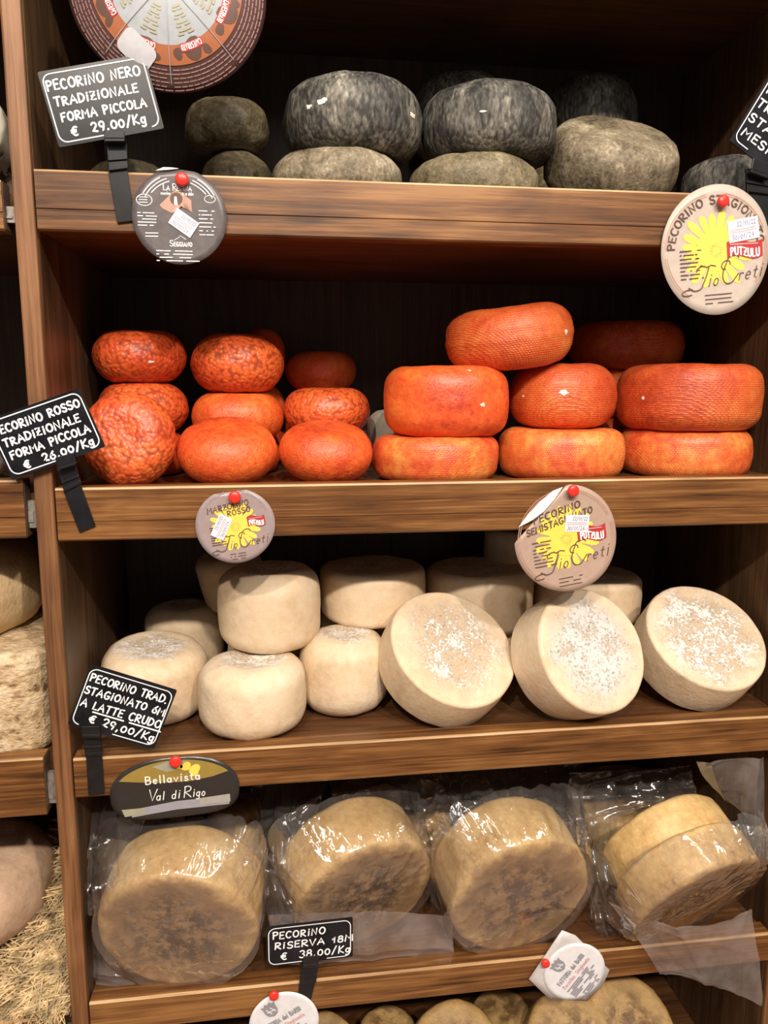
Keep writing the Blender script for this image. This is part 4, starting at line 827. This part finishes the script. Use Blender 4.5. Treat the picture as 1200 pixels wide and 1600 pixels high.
o, sh, body = flower_label(368, 821, R3, 0.12, 'lab_mauve', 'small round mauve label with yellow flower pinned to the second board', [('MARZOLINO', -.66, .40, 1.08, .15, .10), ('ROSSO', -.16, .27, .60, .14, .10)], R3*.70,
    (R3*.55, R3*.06, R3*.46, R3*.26, 0.02, 'PUTZULU'), (-R3*.36, R3*.02, R3*.62, R3*.36, 1.03, 5), (-R3*.46, -R3*.60, R3*.36, 0.0012, 'brown_ink', 0.05), 4,
    extra=lambda u, v: (u*1.02, min(v, R3*.90)), fcy=R3*-.02)
pin(367, 776, -0.0075, 'red push pin on the small mauve label of the second board')
R4 = 0.0800
def ex4(u, v):
    d = (-u*0.63+v*0.78)-R4*.70                 # corner folded forward along a chord
    if d > 0: u += 0.63*d; v -= 0.78*d
    return u, v
o, sh, body = flower_label(884, 841, R4, 0.16, 'lab_rose', 'round rosy beige label with a folded corner pinned to the second board', [('PECORINO', -.58, .38, .92, .13, .18), ('SEMISTAGIONATO', -.74, .17, 1.30, .12, .18)], R4*.66,
    (R4*.50, R4*.02, R4*.56, R4*.28, 0.0, 'PUTZULU'), (R4*.24, R4*.25, R4*.46, R4*.32, -0.20, 7), (-R4*.46, -R4*.58, R4*.36, 0.0012, 'brown_ink', 0.10), 6, extra=ex4,
    bend=lambda u, v: 0.0015+0.6*max(0, -v)**2+2.0*max(0, (u*0.75-v*0.66)-R4*.62)**2)
# the folded corner: white back of the paper
fc = [(-.0720, .0310), (-.0560, .0470), (-.0360, .0625), (-.0130, .0760), (.0030, .0790), (-.0130, .0620), (-.0300, .0480), (-.0480, .0385)]
fo = patch('folded_corner', sh, [fc], 'paper_back', body, 0.0045, 3); fo['label'] = 'white back of the folded paper corner'
pin(893, 766, -0.0085, 'red push pin on the label with the folded corner', (0.05, 0.0))
# dark half moon label
c = at(274, 1234, -0.004); o = thing('product_label', 'dark half moon label with yellow top pinned to the third board', 'label', c)
sh = Sheet(c, 0.04, 0.0, 0.0, lambda u, v: 0.0012+1.1*max(0, -v-.006)**2)
ol = []
for i in range(72):
    a = 2*PI*i/72; u = 0.0925*math.cos(a); v = 0.052*math.sin(a)
    u = math.copysign(abs(math.cos(a))**0.8*0.0925, math.cos(a)); v = (0.0520*math.sin(a) if a < PI else 0.055*math.copysign(abs(math.sin(a))**0.75, math.sin(a))*(0.86+0.10*math.cos(2*a)))
    ol.append((u, v))
body = sheet_body('paper', sh, ol, 'dark_ink', o)
tp = [(0.0885*math.cos(math.radians(a)), 0.0475*math.sin(math.radians(a))) for a in range(28, 153, 4)]
patch('landscape_print', sh, [tp+[(-.050, .018), (-.020, .014), (.020, .012), (.055, .016)]], 'ochre_ink', body, 0.0004)
patch('field_print', sh, [[(-.030, .040), (-.004, .0465), (.022, .044), (.018, .034), (-.010, .030)]], 'olive_ink', body, 0.0007)
patch('sunflower_print', sh, [circle(.0070, 14, .018, .036, .15, 1), circle(.0085, 14, .030, .029, .15, 2), circle(.0050, 12, .008, .037, .15, 3)], 'yellow', body, 0.0009)
print_obj('lettering', sh, text_strokes('Bellavista', -.041, .0140, .0115, .078), 0.0018, 'white_ink', body, 0.0010)
print_obj('lettering', sh, text_strokes('V', -.039, -.0125, .0175, None, .18)+text_strokes('al di', -.028, -.0125, .0125, .034, .18)+text_strokes('R', .0110, -.0125, .0175, None, .18)+text_strokes('igo', .0245, -.0125, .0115, .0175, .18), 0.0014, 'white_ink', body, 0.0010)
patch('grey_band', sh, [[(-.068, -.024), (-.040, -.021), (0, -.017), (.030, -.017), (.078, -.016), (.076, -.030), (.030, -.030), (0, -.030), (-.040, -.033), (-.064, -.035)]], 'grey_ink', body, 0.0004, 4)
patch('paper_strip', sh, [[(-.078, -.0215), (-.046, -.0220), (-.043, -.0300), (-.074, -.0330)]], 'olive_ink', body, 0.0010)
patch('paper_strip', sh, [[(.033, -.0160), (.078, -.0140), (.078, -.0260), (.034, -.0265)]], 'dim_paper', body, 0.0010)
pin(275, 1187, -0.0065, 'red push pin on the dark half moon label of the third board')
# crest labels
def crest(sh, body, cx, cy, s, rot):
    c_, s_ = math.cos(rot), math.sin(rot); T = lambda a, b: (cx+s*(a*c_-b*s_), cy+s*(a*s_+b*c_))
    p = patch('crest_print', sh, [[T(*q) for q in ((-.8, .45), (-.95, .85), (-.55, .75), (-.3, 1.05), (0, .8), (.3, 1.05), (.55, .75), (.95, .85), (.8, .45), (.8, -.25), (.55, -.75), (0, -1.0), (-.55, -.75), (-.8, -.25))]], 'grey_ink', body, 0.0012)
    print_obj('crest_lines', sh, [[T(-.45, .3), T(-.1, -.5)], [T(.1, .3), T(.45, -.4)], [T(-.5, -.1), T(.5, -.2)]], s*0.12, 'lab_white', p, 0.0016)
def crest_label(px, py, R, rot, label, backing=None, bend=None):
    c = at(px, py, -0.004); o = thing('product_label', label, 'label', c); sh = Sheet(c, rot, 0.0, 0.0, bend or (lambda u, v: 0.0015+0.5*max(0, -v)**2))
    par = o; lift = 0.0
    if backing:
        sb = Sheet(c, 0.0, 0, 0, lambda u, v: 0.0010)
        par = sheet_body('backing_paper', sb, [((at(x, y, -0.004)-c).x, (at(x, y, -0.004)-c).z) for x, y in backing], 'backing', o, rings=4)
    body = sheet_body('paper', sh, circle(R, 60), 'lab_white', par)
    crest(sh, body, -R*.10, R*.60, R*.24, 0.0)
    print_obj('lettering', sh, text_strokes('FATTORIA dei BARBI', -R*.62, R*.10, R*.15, R*1.24), R*0.030, 'grey_ink', body, 0.0012)
    print_obj('lettering', sh, text_strokes('Pecorino', -R*.62, -R*.12, R*.13, R*.52)+text_strokes('Stagionato', R*.02, -R*.12, R*.13, R*.60), R*0.026, 'pink_ink', body, 0.0012)
    print_obj('small_print', sh, dashes(-R*.64, -R*.24, R*1.26, R*.34, 6, 3), R*0.05, 'grey_ink', body, 0.0012)
    print_obj('small_print', sh, dashes(-R*.40, -R*.70, R*.80, R*.14, 3, 5), R*0.05, 'grey_ink', body, 0.0012)
    return o
crest_label(897, 1517, 0.0525, 0.92, 'white round crest label on octagonal backing paper, lowest board', [(878, 1453), (899, 1461), (952, 1515), (941, 1540), (917, 1564), (858, 1560), (842, 1545), (826, 1529), (853, 1490), (866, 1470)], bend=lambda u, v: 0.0022)
pin(851, 1501, -0.0075, 'red push pin on the octagonal backing paper of the lowest board', (-0.1, 0.05), 0.0072)
crest_label(444, 1597, 0.0545, 0.50, 'white round crest label below the small black price tag', None)
pin(428, 1551, -0.0065, 'red push pin on the white label below the small price tag', (0, 0.05), 0.0076)

# ------------------------------------------------------------------ printed wrapper hanging at the top
c = at(261, -22, -0.012); o = thing('cheese_wrapper', 'round printed cheese wrapper hanging from above at upper left', 'wrapper', c)
R = 0.1215
sh = Sheet(c, 0.0, 0.05, 0.0, lambda u, v: 0.024*(1-min(1, (math.hypot(u, v)/R))**3.6)-0.010)
body = sheet_body('paper', sh, circle(R, 96, 0, 0, .006, 3), 'mauve_wrap', o, 0.0012, 14)
def sector_ring(r0, r1, a0, a1, scallop=0.0, K=14):
    out = [(r1*R*(1+scallop*math.cos((i/K-.5)*2*PI*1.5))*math.cos(math.radians(a0+(a1-a0)*i/K)), r1*R*(1+scallop*math.cos((i/K-.5)*2*PI*1.5))*math.sin(math.radians(a0+(a1-a0)*i/K))) for i in range(K+1)]
    inn = [(r0*R*math.cos(math.radians(a1+(a0-a1)*i/K)), r0*R*math.sin(math.radians(a1+(a0-a1)*i/K))) for i in range(K+1)]
    return out+inn
def strip_ring(name, r0, r1, a0, a1, mat, lift, scallop=0.0, K=16):
    v = []; f = []
    for i in range(K+1):
        a = math.radians(a0+(a1-a0)*i/K); rr = r1*(1+scallop*math.sin(i*2.1))
        for j in range(4):
            q = r0+(rr-r0)*j/3; v.append(sh.P(q*R*math.cos(a), q*R*math.sin(a), lift))
    for i in range(K):
        for j in range(3): f.append((i*4+j, i*4+j+1, i*4+j+5, i*4+j+4))
    return mesh_obj(name, v, f, M[mat], body, smooth=True)
for k in range(8):
    a0 = -90+45*k
    strip_ring('white_panel', 0.0, 0.60, a0+0.4, a0+44.6, 'wrap_white', 0.0006)
    strip_ring('orange_band', 0.58, 0.76, a0+0.4, a0+44.6, 'orange_ink', 0.0009, 0.0)
    m_ = math.radians(a0+22); am = a0+22
    patch('chestnut_print', sh, [circle(R*.10, 14, R*.66*math.cos(m_), R*.64*math.sin(m_), .12, k), circle(R*.045, 12, R*.70*math.cos(m_+.2), R*.70*math.sin(m_+.2), .15, k+9), circle(R*.05, 12, R*.66*math.cos(m_-.25), R*.66*math.sin(m_-.25), .15, k+19)], 'brown_ink', body, 0.0012)
    strip_ring('name_band', 0.575, 0.655, am-11, am+11, 'ribbon', 0.0015)
    print_obj('lettering', sh, arc_text('CANESTRATO', .588*R, am+10, am-10, .052*R), R*0.008, 'white_ink', body, 0.0019)
    tb = []
    for i in range(4):
        rr = .24+.075*i; tb.append([(R*rr*math.cos(math.radians(am+da)), R*rr*math.sin(math.radians(am+da))) for da in (-7, 0, 7)])
        tb.append([(R*(rr+.03)*math.cos(math.radians(am+da)), R*(rr+.03)*math.sin(math.radians(am+da))) for da in (-9, -4)])
        tb.append([(R*(rr+.03)*math.cos(math.radians(am+da)), R*(rr+.03)*math.sin(math.radians(am+da))) for da in (3, 9)])
    print_obj('green_print', sh, tb, R*0.024, 'olive_ink', body, 0.0010)
    rp = []
    for rr in (.80, .835, .87, .905, .94, .97):
        rnd = random.Random(int(rr*1000)+k); a = a0+2
        while a < a0+42:
            l = rnd.uniform(2, 6); rp.append([(R*rr*math.cos(math.radians(a+l*t/3)), R*rr*math.sin(math.radians(a+l*t/3))) for t in range(4)]); a += l+1.2
    print_obj('rim_print', sh, rp, R*0.011, 'wrap_pink', body, 0.0008)
    print_obj('seam_line', sh, [[(R*t*math.cos(math.radians(a0)), R*t*math.sin(math.radians(a0))) for t in [j/12 for j in range(12)]]], R*0.007, 'wrap_white', body, 0.0020)
st_ = patch('price_sticker', sh, [[(u*1.0-.0395+.35*0, v-.0770) for u, v in [(q[0]*math.cos(-.75)-q[1]*math.sin(-.75), q[0]*math.sin(-.75)+q[1]*math.cos(-.75)) for q in rrect(.046, .030, .008, 4)]]], 'wrap_sticker', body, 0.0026, 4)
st_['label'] = 'blank white sticker with rounded corners'
pin(262, -128, -0.012, 'red push pin holding the printed wrapper at the top')
# ------------------------------------------------------------------ clear plastic bags
def ridged(p, seed):
    q = p+Vector((seed*3.7, seed*1.9, seed*5.3)); a = 1-abs(noise.noise(q))*2.2; b_ = 1-abs(noise.noise(q*2.1+Vector((9, 4, 1))))*2.2
    return max(0, a)**3+0.5*max(0, b_)**3
def drape(name, key, ext, seed, parent, mat='film', push=0.0, NR=46, NTH=170):
    """film drawn over a wheel: left, right, down, up reach of the bag from the wheel's centre"""
    c = CH[key]; R, H = c['R']*1.02+0.002, c['H']; L_, Rr, D_, U_ = ext; v = []; f = []; K = 0.60
    o0 = parent.location
    for i in range(NR+1):
        t = i/NR
        for k in range(NTH):
            th = 2*PI*k/NTH; ct, st = math.cos(th), math.sin(th)
            hx = Rr if ct > 0 else L_; hy = U_ if st > 0 else D_
            rb = 1/((abs(ct)/hx)**5+(abs(st)/hy)**5)**0.2
            rb = max(R*1.03, rb*(1+0.05*noise.noise(Vector((ct*2, st*2, seed)))))
            if t < K:
                r = R*t/K; w_ = H/2+0.0022+0.0016*ridged(Vector((r*ct*26, r*st*26, 0)), seed)
            else:
                s = (t-K)/(1-K); r = R+(rb-R)*s
                wr = ridged(Vector((ct*3.6, st*3.6, r*7)), seed)
                w_ = H/2+0.0022-H*0.85*s**1.15+0.013*wr*min(1, s*2.5)*min(1.0, (rb-R)/0.02+0.25)+0.0016*ridged(Vector((r*ct*26, r*st*26, 0)), seed)*(1-s)
                r += 0.004*wr*s*(1-s)*2
            v.append(c['c']+c['u']*(r*ct)+c['v']*(r*st)+c['n']*(w_+push)-o0)
    for i in range(NR):
        for k in range(NTH):
            j = (k+1) % NTH
            if i == 0: f.append((k, NTH+k, NTH+j)) if False else f.append((i*NTH+k, (i+1)*NTH+k, (i+1)*NTH+j, i*NTH+j))
            else: f.append((i*NTH+k, (i+1)*NTH+k, (i+1)*NTH+j, i*NTH+j))
    return mesh_obj(name, v, f, M[mat], parent, smooth=True)
def catmull(P, t):
    n = len(P)-1; x = t*n; i = min(int(x), n-1); x -= i
    a, b_, c, d = P[max(0, i-1)], P[i], P[i+1], P[min(n, i+2)]
    return 0.5*((2*b_)+(c-a)*x+(2*a-5*b_+4*c-d)*x*x+(3*b_-a-3*c+d)*x**3)
def flap(name, rows, seed, parent, mat='film', amp=0.008, fu=17, fv=4, nu=72, nv=72):
    """loose film through a coarse grid of points in the photo (x, y, depth)"""
    G_ = [[at(*p) for p in r] for r in rows]; pts = []
    for j in range(nv+1):
        row = [catmull([catmull(g, i/nu) for g in G_], j/nv) for i in range(nu+1)]; pts.append(row)
    v = []; f = []; d0 = (pts[0][0]-pts[0][-1]).length or 1; d1 = (pts[0][0]-pts[-1][0]).length or 1
    for j in range(nv+1):
        for i in range(nu+1):
            a = pts[j][min(nu, i+1)]-pts[j][max(0, i-1)]; b_ = pts[min(nv, j+1)][i]-pts[max(0, j-1)][i]
            n = a.cross(b_); n = n.normalized() if n.length > 1e-9 else Vector((0, -1, 0))
            if n.y > 0: n = -n
            p = pts[j][i]; wr = ridged(Vector((i/nu*d0*fu, j/nv*d1*fv, 0)), seed)+0.6*ridged(Vector((i/nu*d0*fv, j/nv*d1*fu, 3)), seed+7)-0.5
            v.append(p+n*amp*wr-parent.location)
    for j in range(nv):
        for i in range(nu):
            q = j*(nu+1)+i; f.append((q, q+1, q+nu+2, q+nu+1))
    return mesh_obj(name, v, f, M[mat], parent, smooth=True)
def bag(key, label, dy=0.0):
    c = CH[key]['c']; return thing('plastic_bag', label, 'bag', (c.x, c.y, 0.614), 'clear bags on the fourth shelf')
g = bag('B1', 'clear plastic bag around the leftmost aged wheel')
drape('bag_front', 'B1', (0.140, 0.130, 0.124, 0.150), 1, g)
flap('bag_edge', [[(150, 1258, .12), (185, 1252, .12), (235, 1258, .14)], [(146, 1320, .07), (172, 1325, .06), (205, 1330, .08)], [(144, 1380, .055), (160, 1388, .045), (180, 1375, .06)], [(150, 1425, .045), (156, 1428, .04), (162, 1418, .05)]], 3, g, 'film', 0.012)
flap('bag_edge', [[(140, 1450, .06), (152, 1452, .05), (165, 1450, .06)], [(142, 1500, .05), (160, 1505, .04), (185, 1510, .045)], [(150, 1538, .045), (175, 1540, .04), (215, 1540, .04)]], 4, g, 'film_haze', 0.008)
g = bag('B2', 'clear plastic bag around the aged wheel behind the small black tag')
drape('bag_front', 'B2', (0.145, 0.128, 0.125, 0.145), 5, g)
flap('bag_edge', [[(392, 1235, .22), (430, 1225, .22), (470, 1215, .22), (525, 1208, .24)], [(404, 1300, .13), (428, 1290, .13), (455, 1288, .12), (500, 1258, .15)], [(412, 1380, .065), (428, 1385, .055), (445, 1390, .06), (462, 1375, .065)], [(418, 1440, .045), (440, 1445, .04), (480, 1448, .04), (520, 1452, .045)]], 6, g, 'film', 0.014)
flap('bag_bottom', [[(420, 1428, .04), (500, 1425, .022), (600, 1424, .018), (706, 1432, .035)], [(426, 1470, .035), (500, 1470, .022), (600, 1470, .020), (707, 1468, .032)], [(432, 1506, .034), (500, 1503, .030), (600, 1497, .031), (709, 1489, .033)]], 8, g, 'film_haze', 0.004, 9, 3)
g = bag('B3', 'clear plastic bag gathered upwards around the third aged wheel')
drape('bag_front', 'B3', (0.130, 0.136, 0.124, 0.150), 9, g)
flap('bag_neck', [[(640, 1212, .24), (700, 1210, .22), (770, 1206, .22), (850, 1203, .24), (905, 1200, .26)], [(652, 1275, .15), (700, 1255, .13), (780, 1238, .12), (862, 1260, .13), (908, 1275, .15)], [(672, 1345, .08), (718, 1282, .08), (792, 1258, .08), (872, 1292, .08), (920, 1345, .09)]], 10, g, 'film', 0.016, 26, 3, 110, 50)
g = bag('B4', 'clear plastic bag around the rightmost pair of aged wheels, corner hanging over the board')
drape('bag_front', 'B4', (0.135, 0.130, 0.122, 0.140), 12, g)
flap('bag_edge', [[(880, 1212, .26), (920, 1206, .26), (965, 1202, .26)], [(898, 1280, .16), (928, 1290, .15), (962, 1282, .16)], [(914, 1350, .09), (934, 1350, .06), (966, 1372, .06)], [(920, 1420, .06), (945, 1425, .045), (985, 1440, .04)], [(945, 1478, .036), (962, 1484, .034), (1002, 1488, .030)]], 13, g, 'film', 0.013)
flap('bag_corner', [[(950, 1408, -.030), (1040, 1442, -.040), (1120, 1442, -.040), (1174, 1420, -.030)], [(985, 1452, -.022), (1060, 1472, -.035), (1130, 1474, -.035), (1181, 1462, -.025)], [(1018, 1500, -.016), (1080, 1510, -.026), (1140, 1518, -.026), (1186, 1508, -.020)], [(1030, 1520, -.014), (1092, 1532, -.020), (1148, 1552, -.022), (1188, 1570, -.020)]], 14, g, 'film_haze', 0.005, 9, 3)
flap('bag_edge', [[(1148, 1284, .03), (1175, 1290, .02), (1197, 1294, .02)], [(1158, 1312, .02), (1178, 1313, .01), (1191, 1310, .01)], [(1166, 1336, .02), (1180, 1338, .015), (1186, 1341, .02)]], 15, g, 'film', 0.008)
g = bag('B5', 'clear plastic bag over the flat aged wheel at the back right')
flap('bag_front', [[(890, 1208, .19), (980, 1203, .19), (1078, 1196, .19)], [(888, 1250, .175), (980, 1238, .175), (1085, 1236, .175)], [(905, 1300, .165), (1000, 1265, .16), (1105, 1262, .165)]], 16, g, 'film', 0.014)
flap('bag_corner', [[(1088, 1190, .05), (1140, 1186, .04), (1192, 1182, .04)], [(1100, 1215, .06), (1150, 1220, .05), (1194, 1240, .045)], [(1128, 1245, .07), (1165, 1275, .06), (1195, 1318, .05)]], 17, g, 'film_haze', 0.005, 10, 4)
g = bag('B7', 'clear plastic bag over the flat aged wheel behind the second bag')
flap('bag_front', [[(515, 1218, .24), (600, 1212, .24), (690, 1207, .24)], [(518, 1240, .22), (605, 1232, .22), (694, 1236, .22)], [(520, 1275, .21), (610, 1262, .21), (690, 1275, .21)]], 18, g, 'film', 0.012)

# ------------------------------------------------------------------ straw in the left bay
rnd = random.Random(77)
def bed(x, y):
    nest = min(1.0, max(0.0, (x+0.17)/0.10)); z = 0.600+0.56*y*nest+0.10*y*(1-nest)
    return min(z, 0.735)+0.010*noise.noise(Vector((x*30, y*30, 2)))+0.006*noise.noise(Vector((x*80, y*80, 5)))
v = []; f = []; NX, NY = 60, 60
for j in range(NY+1):
    for i in range(NX+1):
        x = -0.55+(0.521)*i/NX; y = 0.004+0.44*j/NY; v.append(Vector((x, y, bed(x, y)+0.002)))
for j in range(NY):
    for i in range(NX): q = j*(NX+1)+i; f.append((q, q+1, q+NX+2, q+NX+1))
def strand(p, d, L, wd, curl):
    n = Vector((rnd.uniform(-1, 1), rnd.uniform(-1, 1), rnd.uniform(.2, 1))).normalized(); s = d.cross(n).normalized(); b0 = len(v); K = 4
    up_ = s.cross(d)
    for i in range(K+1):
        t = i/K-0.5; q = p+d*(L*t)+up_*(curl*(0.25-t*t)); q.x = min(q.x, -0.0275)
        v.append(q+s*wd/2); v.append(q-s*wd/2); v.append(q+up_*wd*0.5)
        v[-3].x = min(v[-3].x, -0.0268); v[-2].x = min(v[-2].x, -0.0268); v[-1].x = min(v[-1].x, -0.0268)
    for i in range(K):
        a = b0+3*i
        f.extend([(a, a+3, a+5, a+2), (a+2, a+5, a+4, a+1), (a+1, a+4, a+3, a)])
for i in range(1900):
    x = rnd.uniform(-0.33, -0.03) if i > 600 else rnd.uniform(-0.11, -0.03); y = rnd.uniform(0.006, 0.34)
    a = rnd.gauss(0.5, 0.75); d = Vector((math.cos(a), math.sin(a)*0.9, math.sin(a)*0.45+rnd.gauss(0, 0.14))).normalized()
    strand(Vector((x, y, bed(x, y)+rnd.uniform(0.001, 0.012))), d, rnd.uniform(0.03, 0.095), rnd.uniform(0.0014, 0.0034), rnd.uniform(-0.02, 0.02))
for i in range(26):
    x = rnd.uniform(-0.10, -0.03); strand(Vector((x, -0.003+rnd.uniform(-.004, .004), 0.602+rnd.uniform(-0.008, 0.006))), Vector((rnd.uniform(-.6, .6), rnd.uniform(-.4, .2), -1)).normalized(), rnd.uniform(0.02, 0.035), 0.0011, 0.006)
so = mesh_obj('straw_bedding', v, f, M['straw']); so.data.materials.append(M['straw_under']); so.data.polygons.foreach_set('material_index', [1 if i < NX*NY else 0 for i in range(len(f))]); tag(so, 'loose dry straw bedding in the lower left bay', 'straw', kind='stuff')
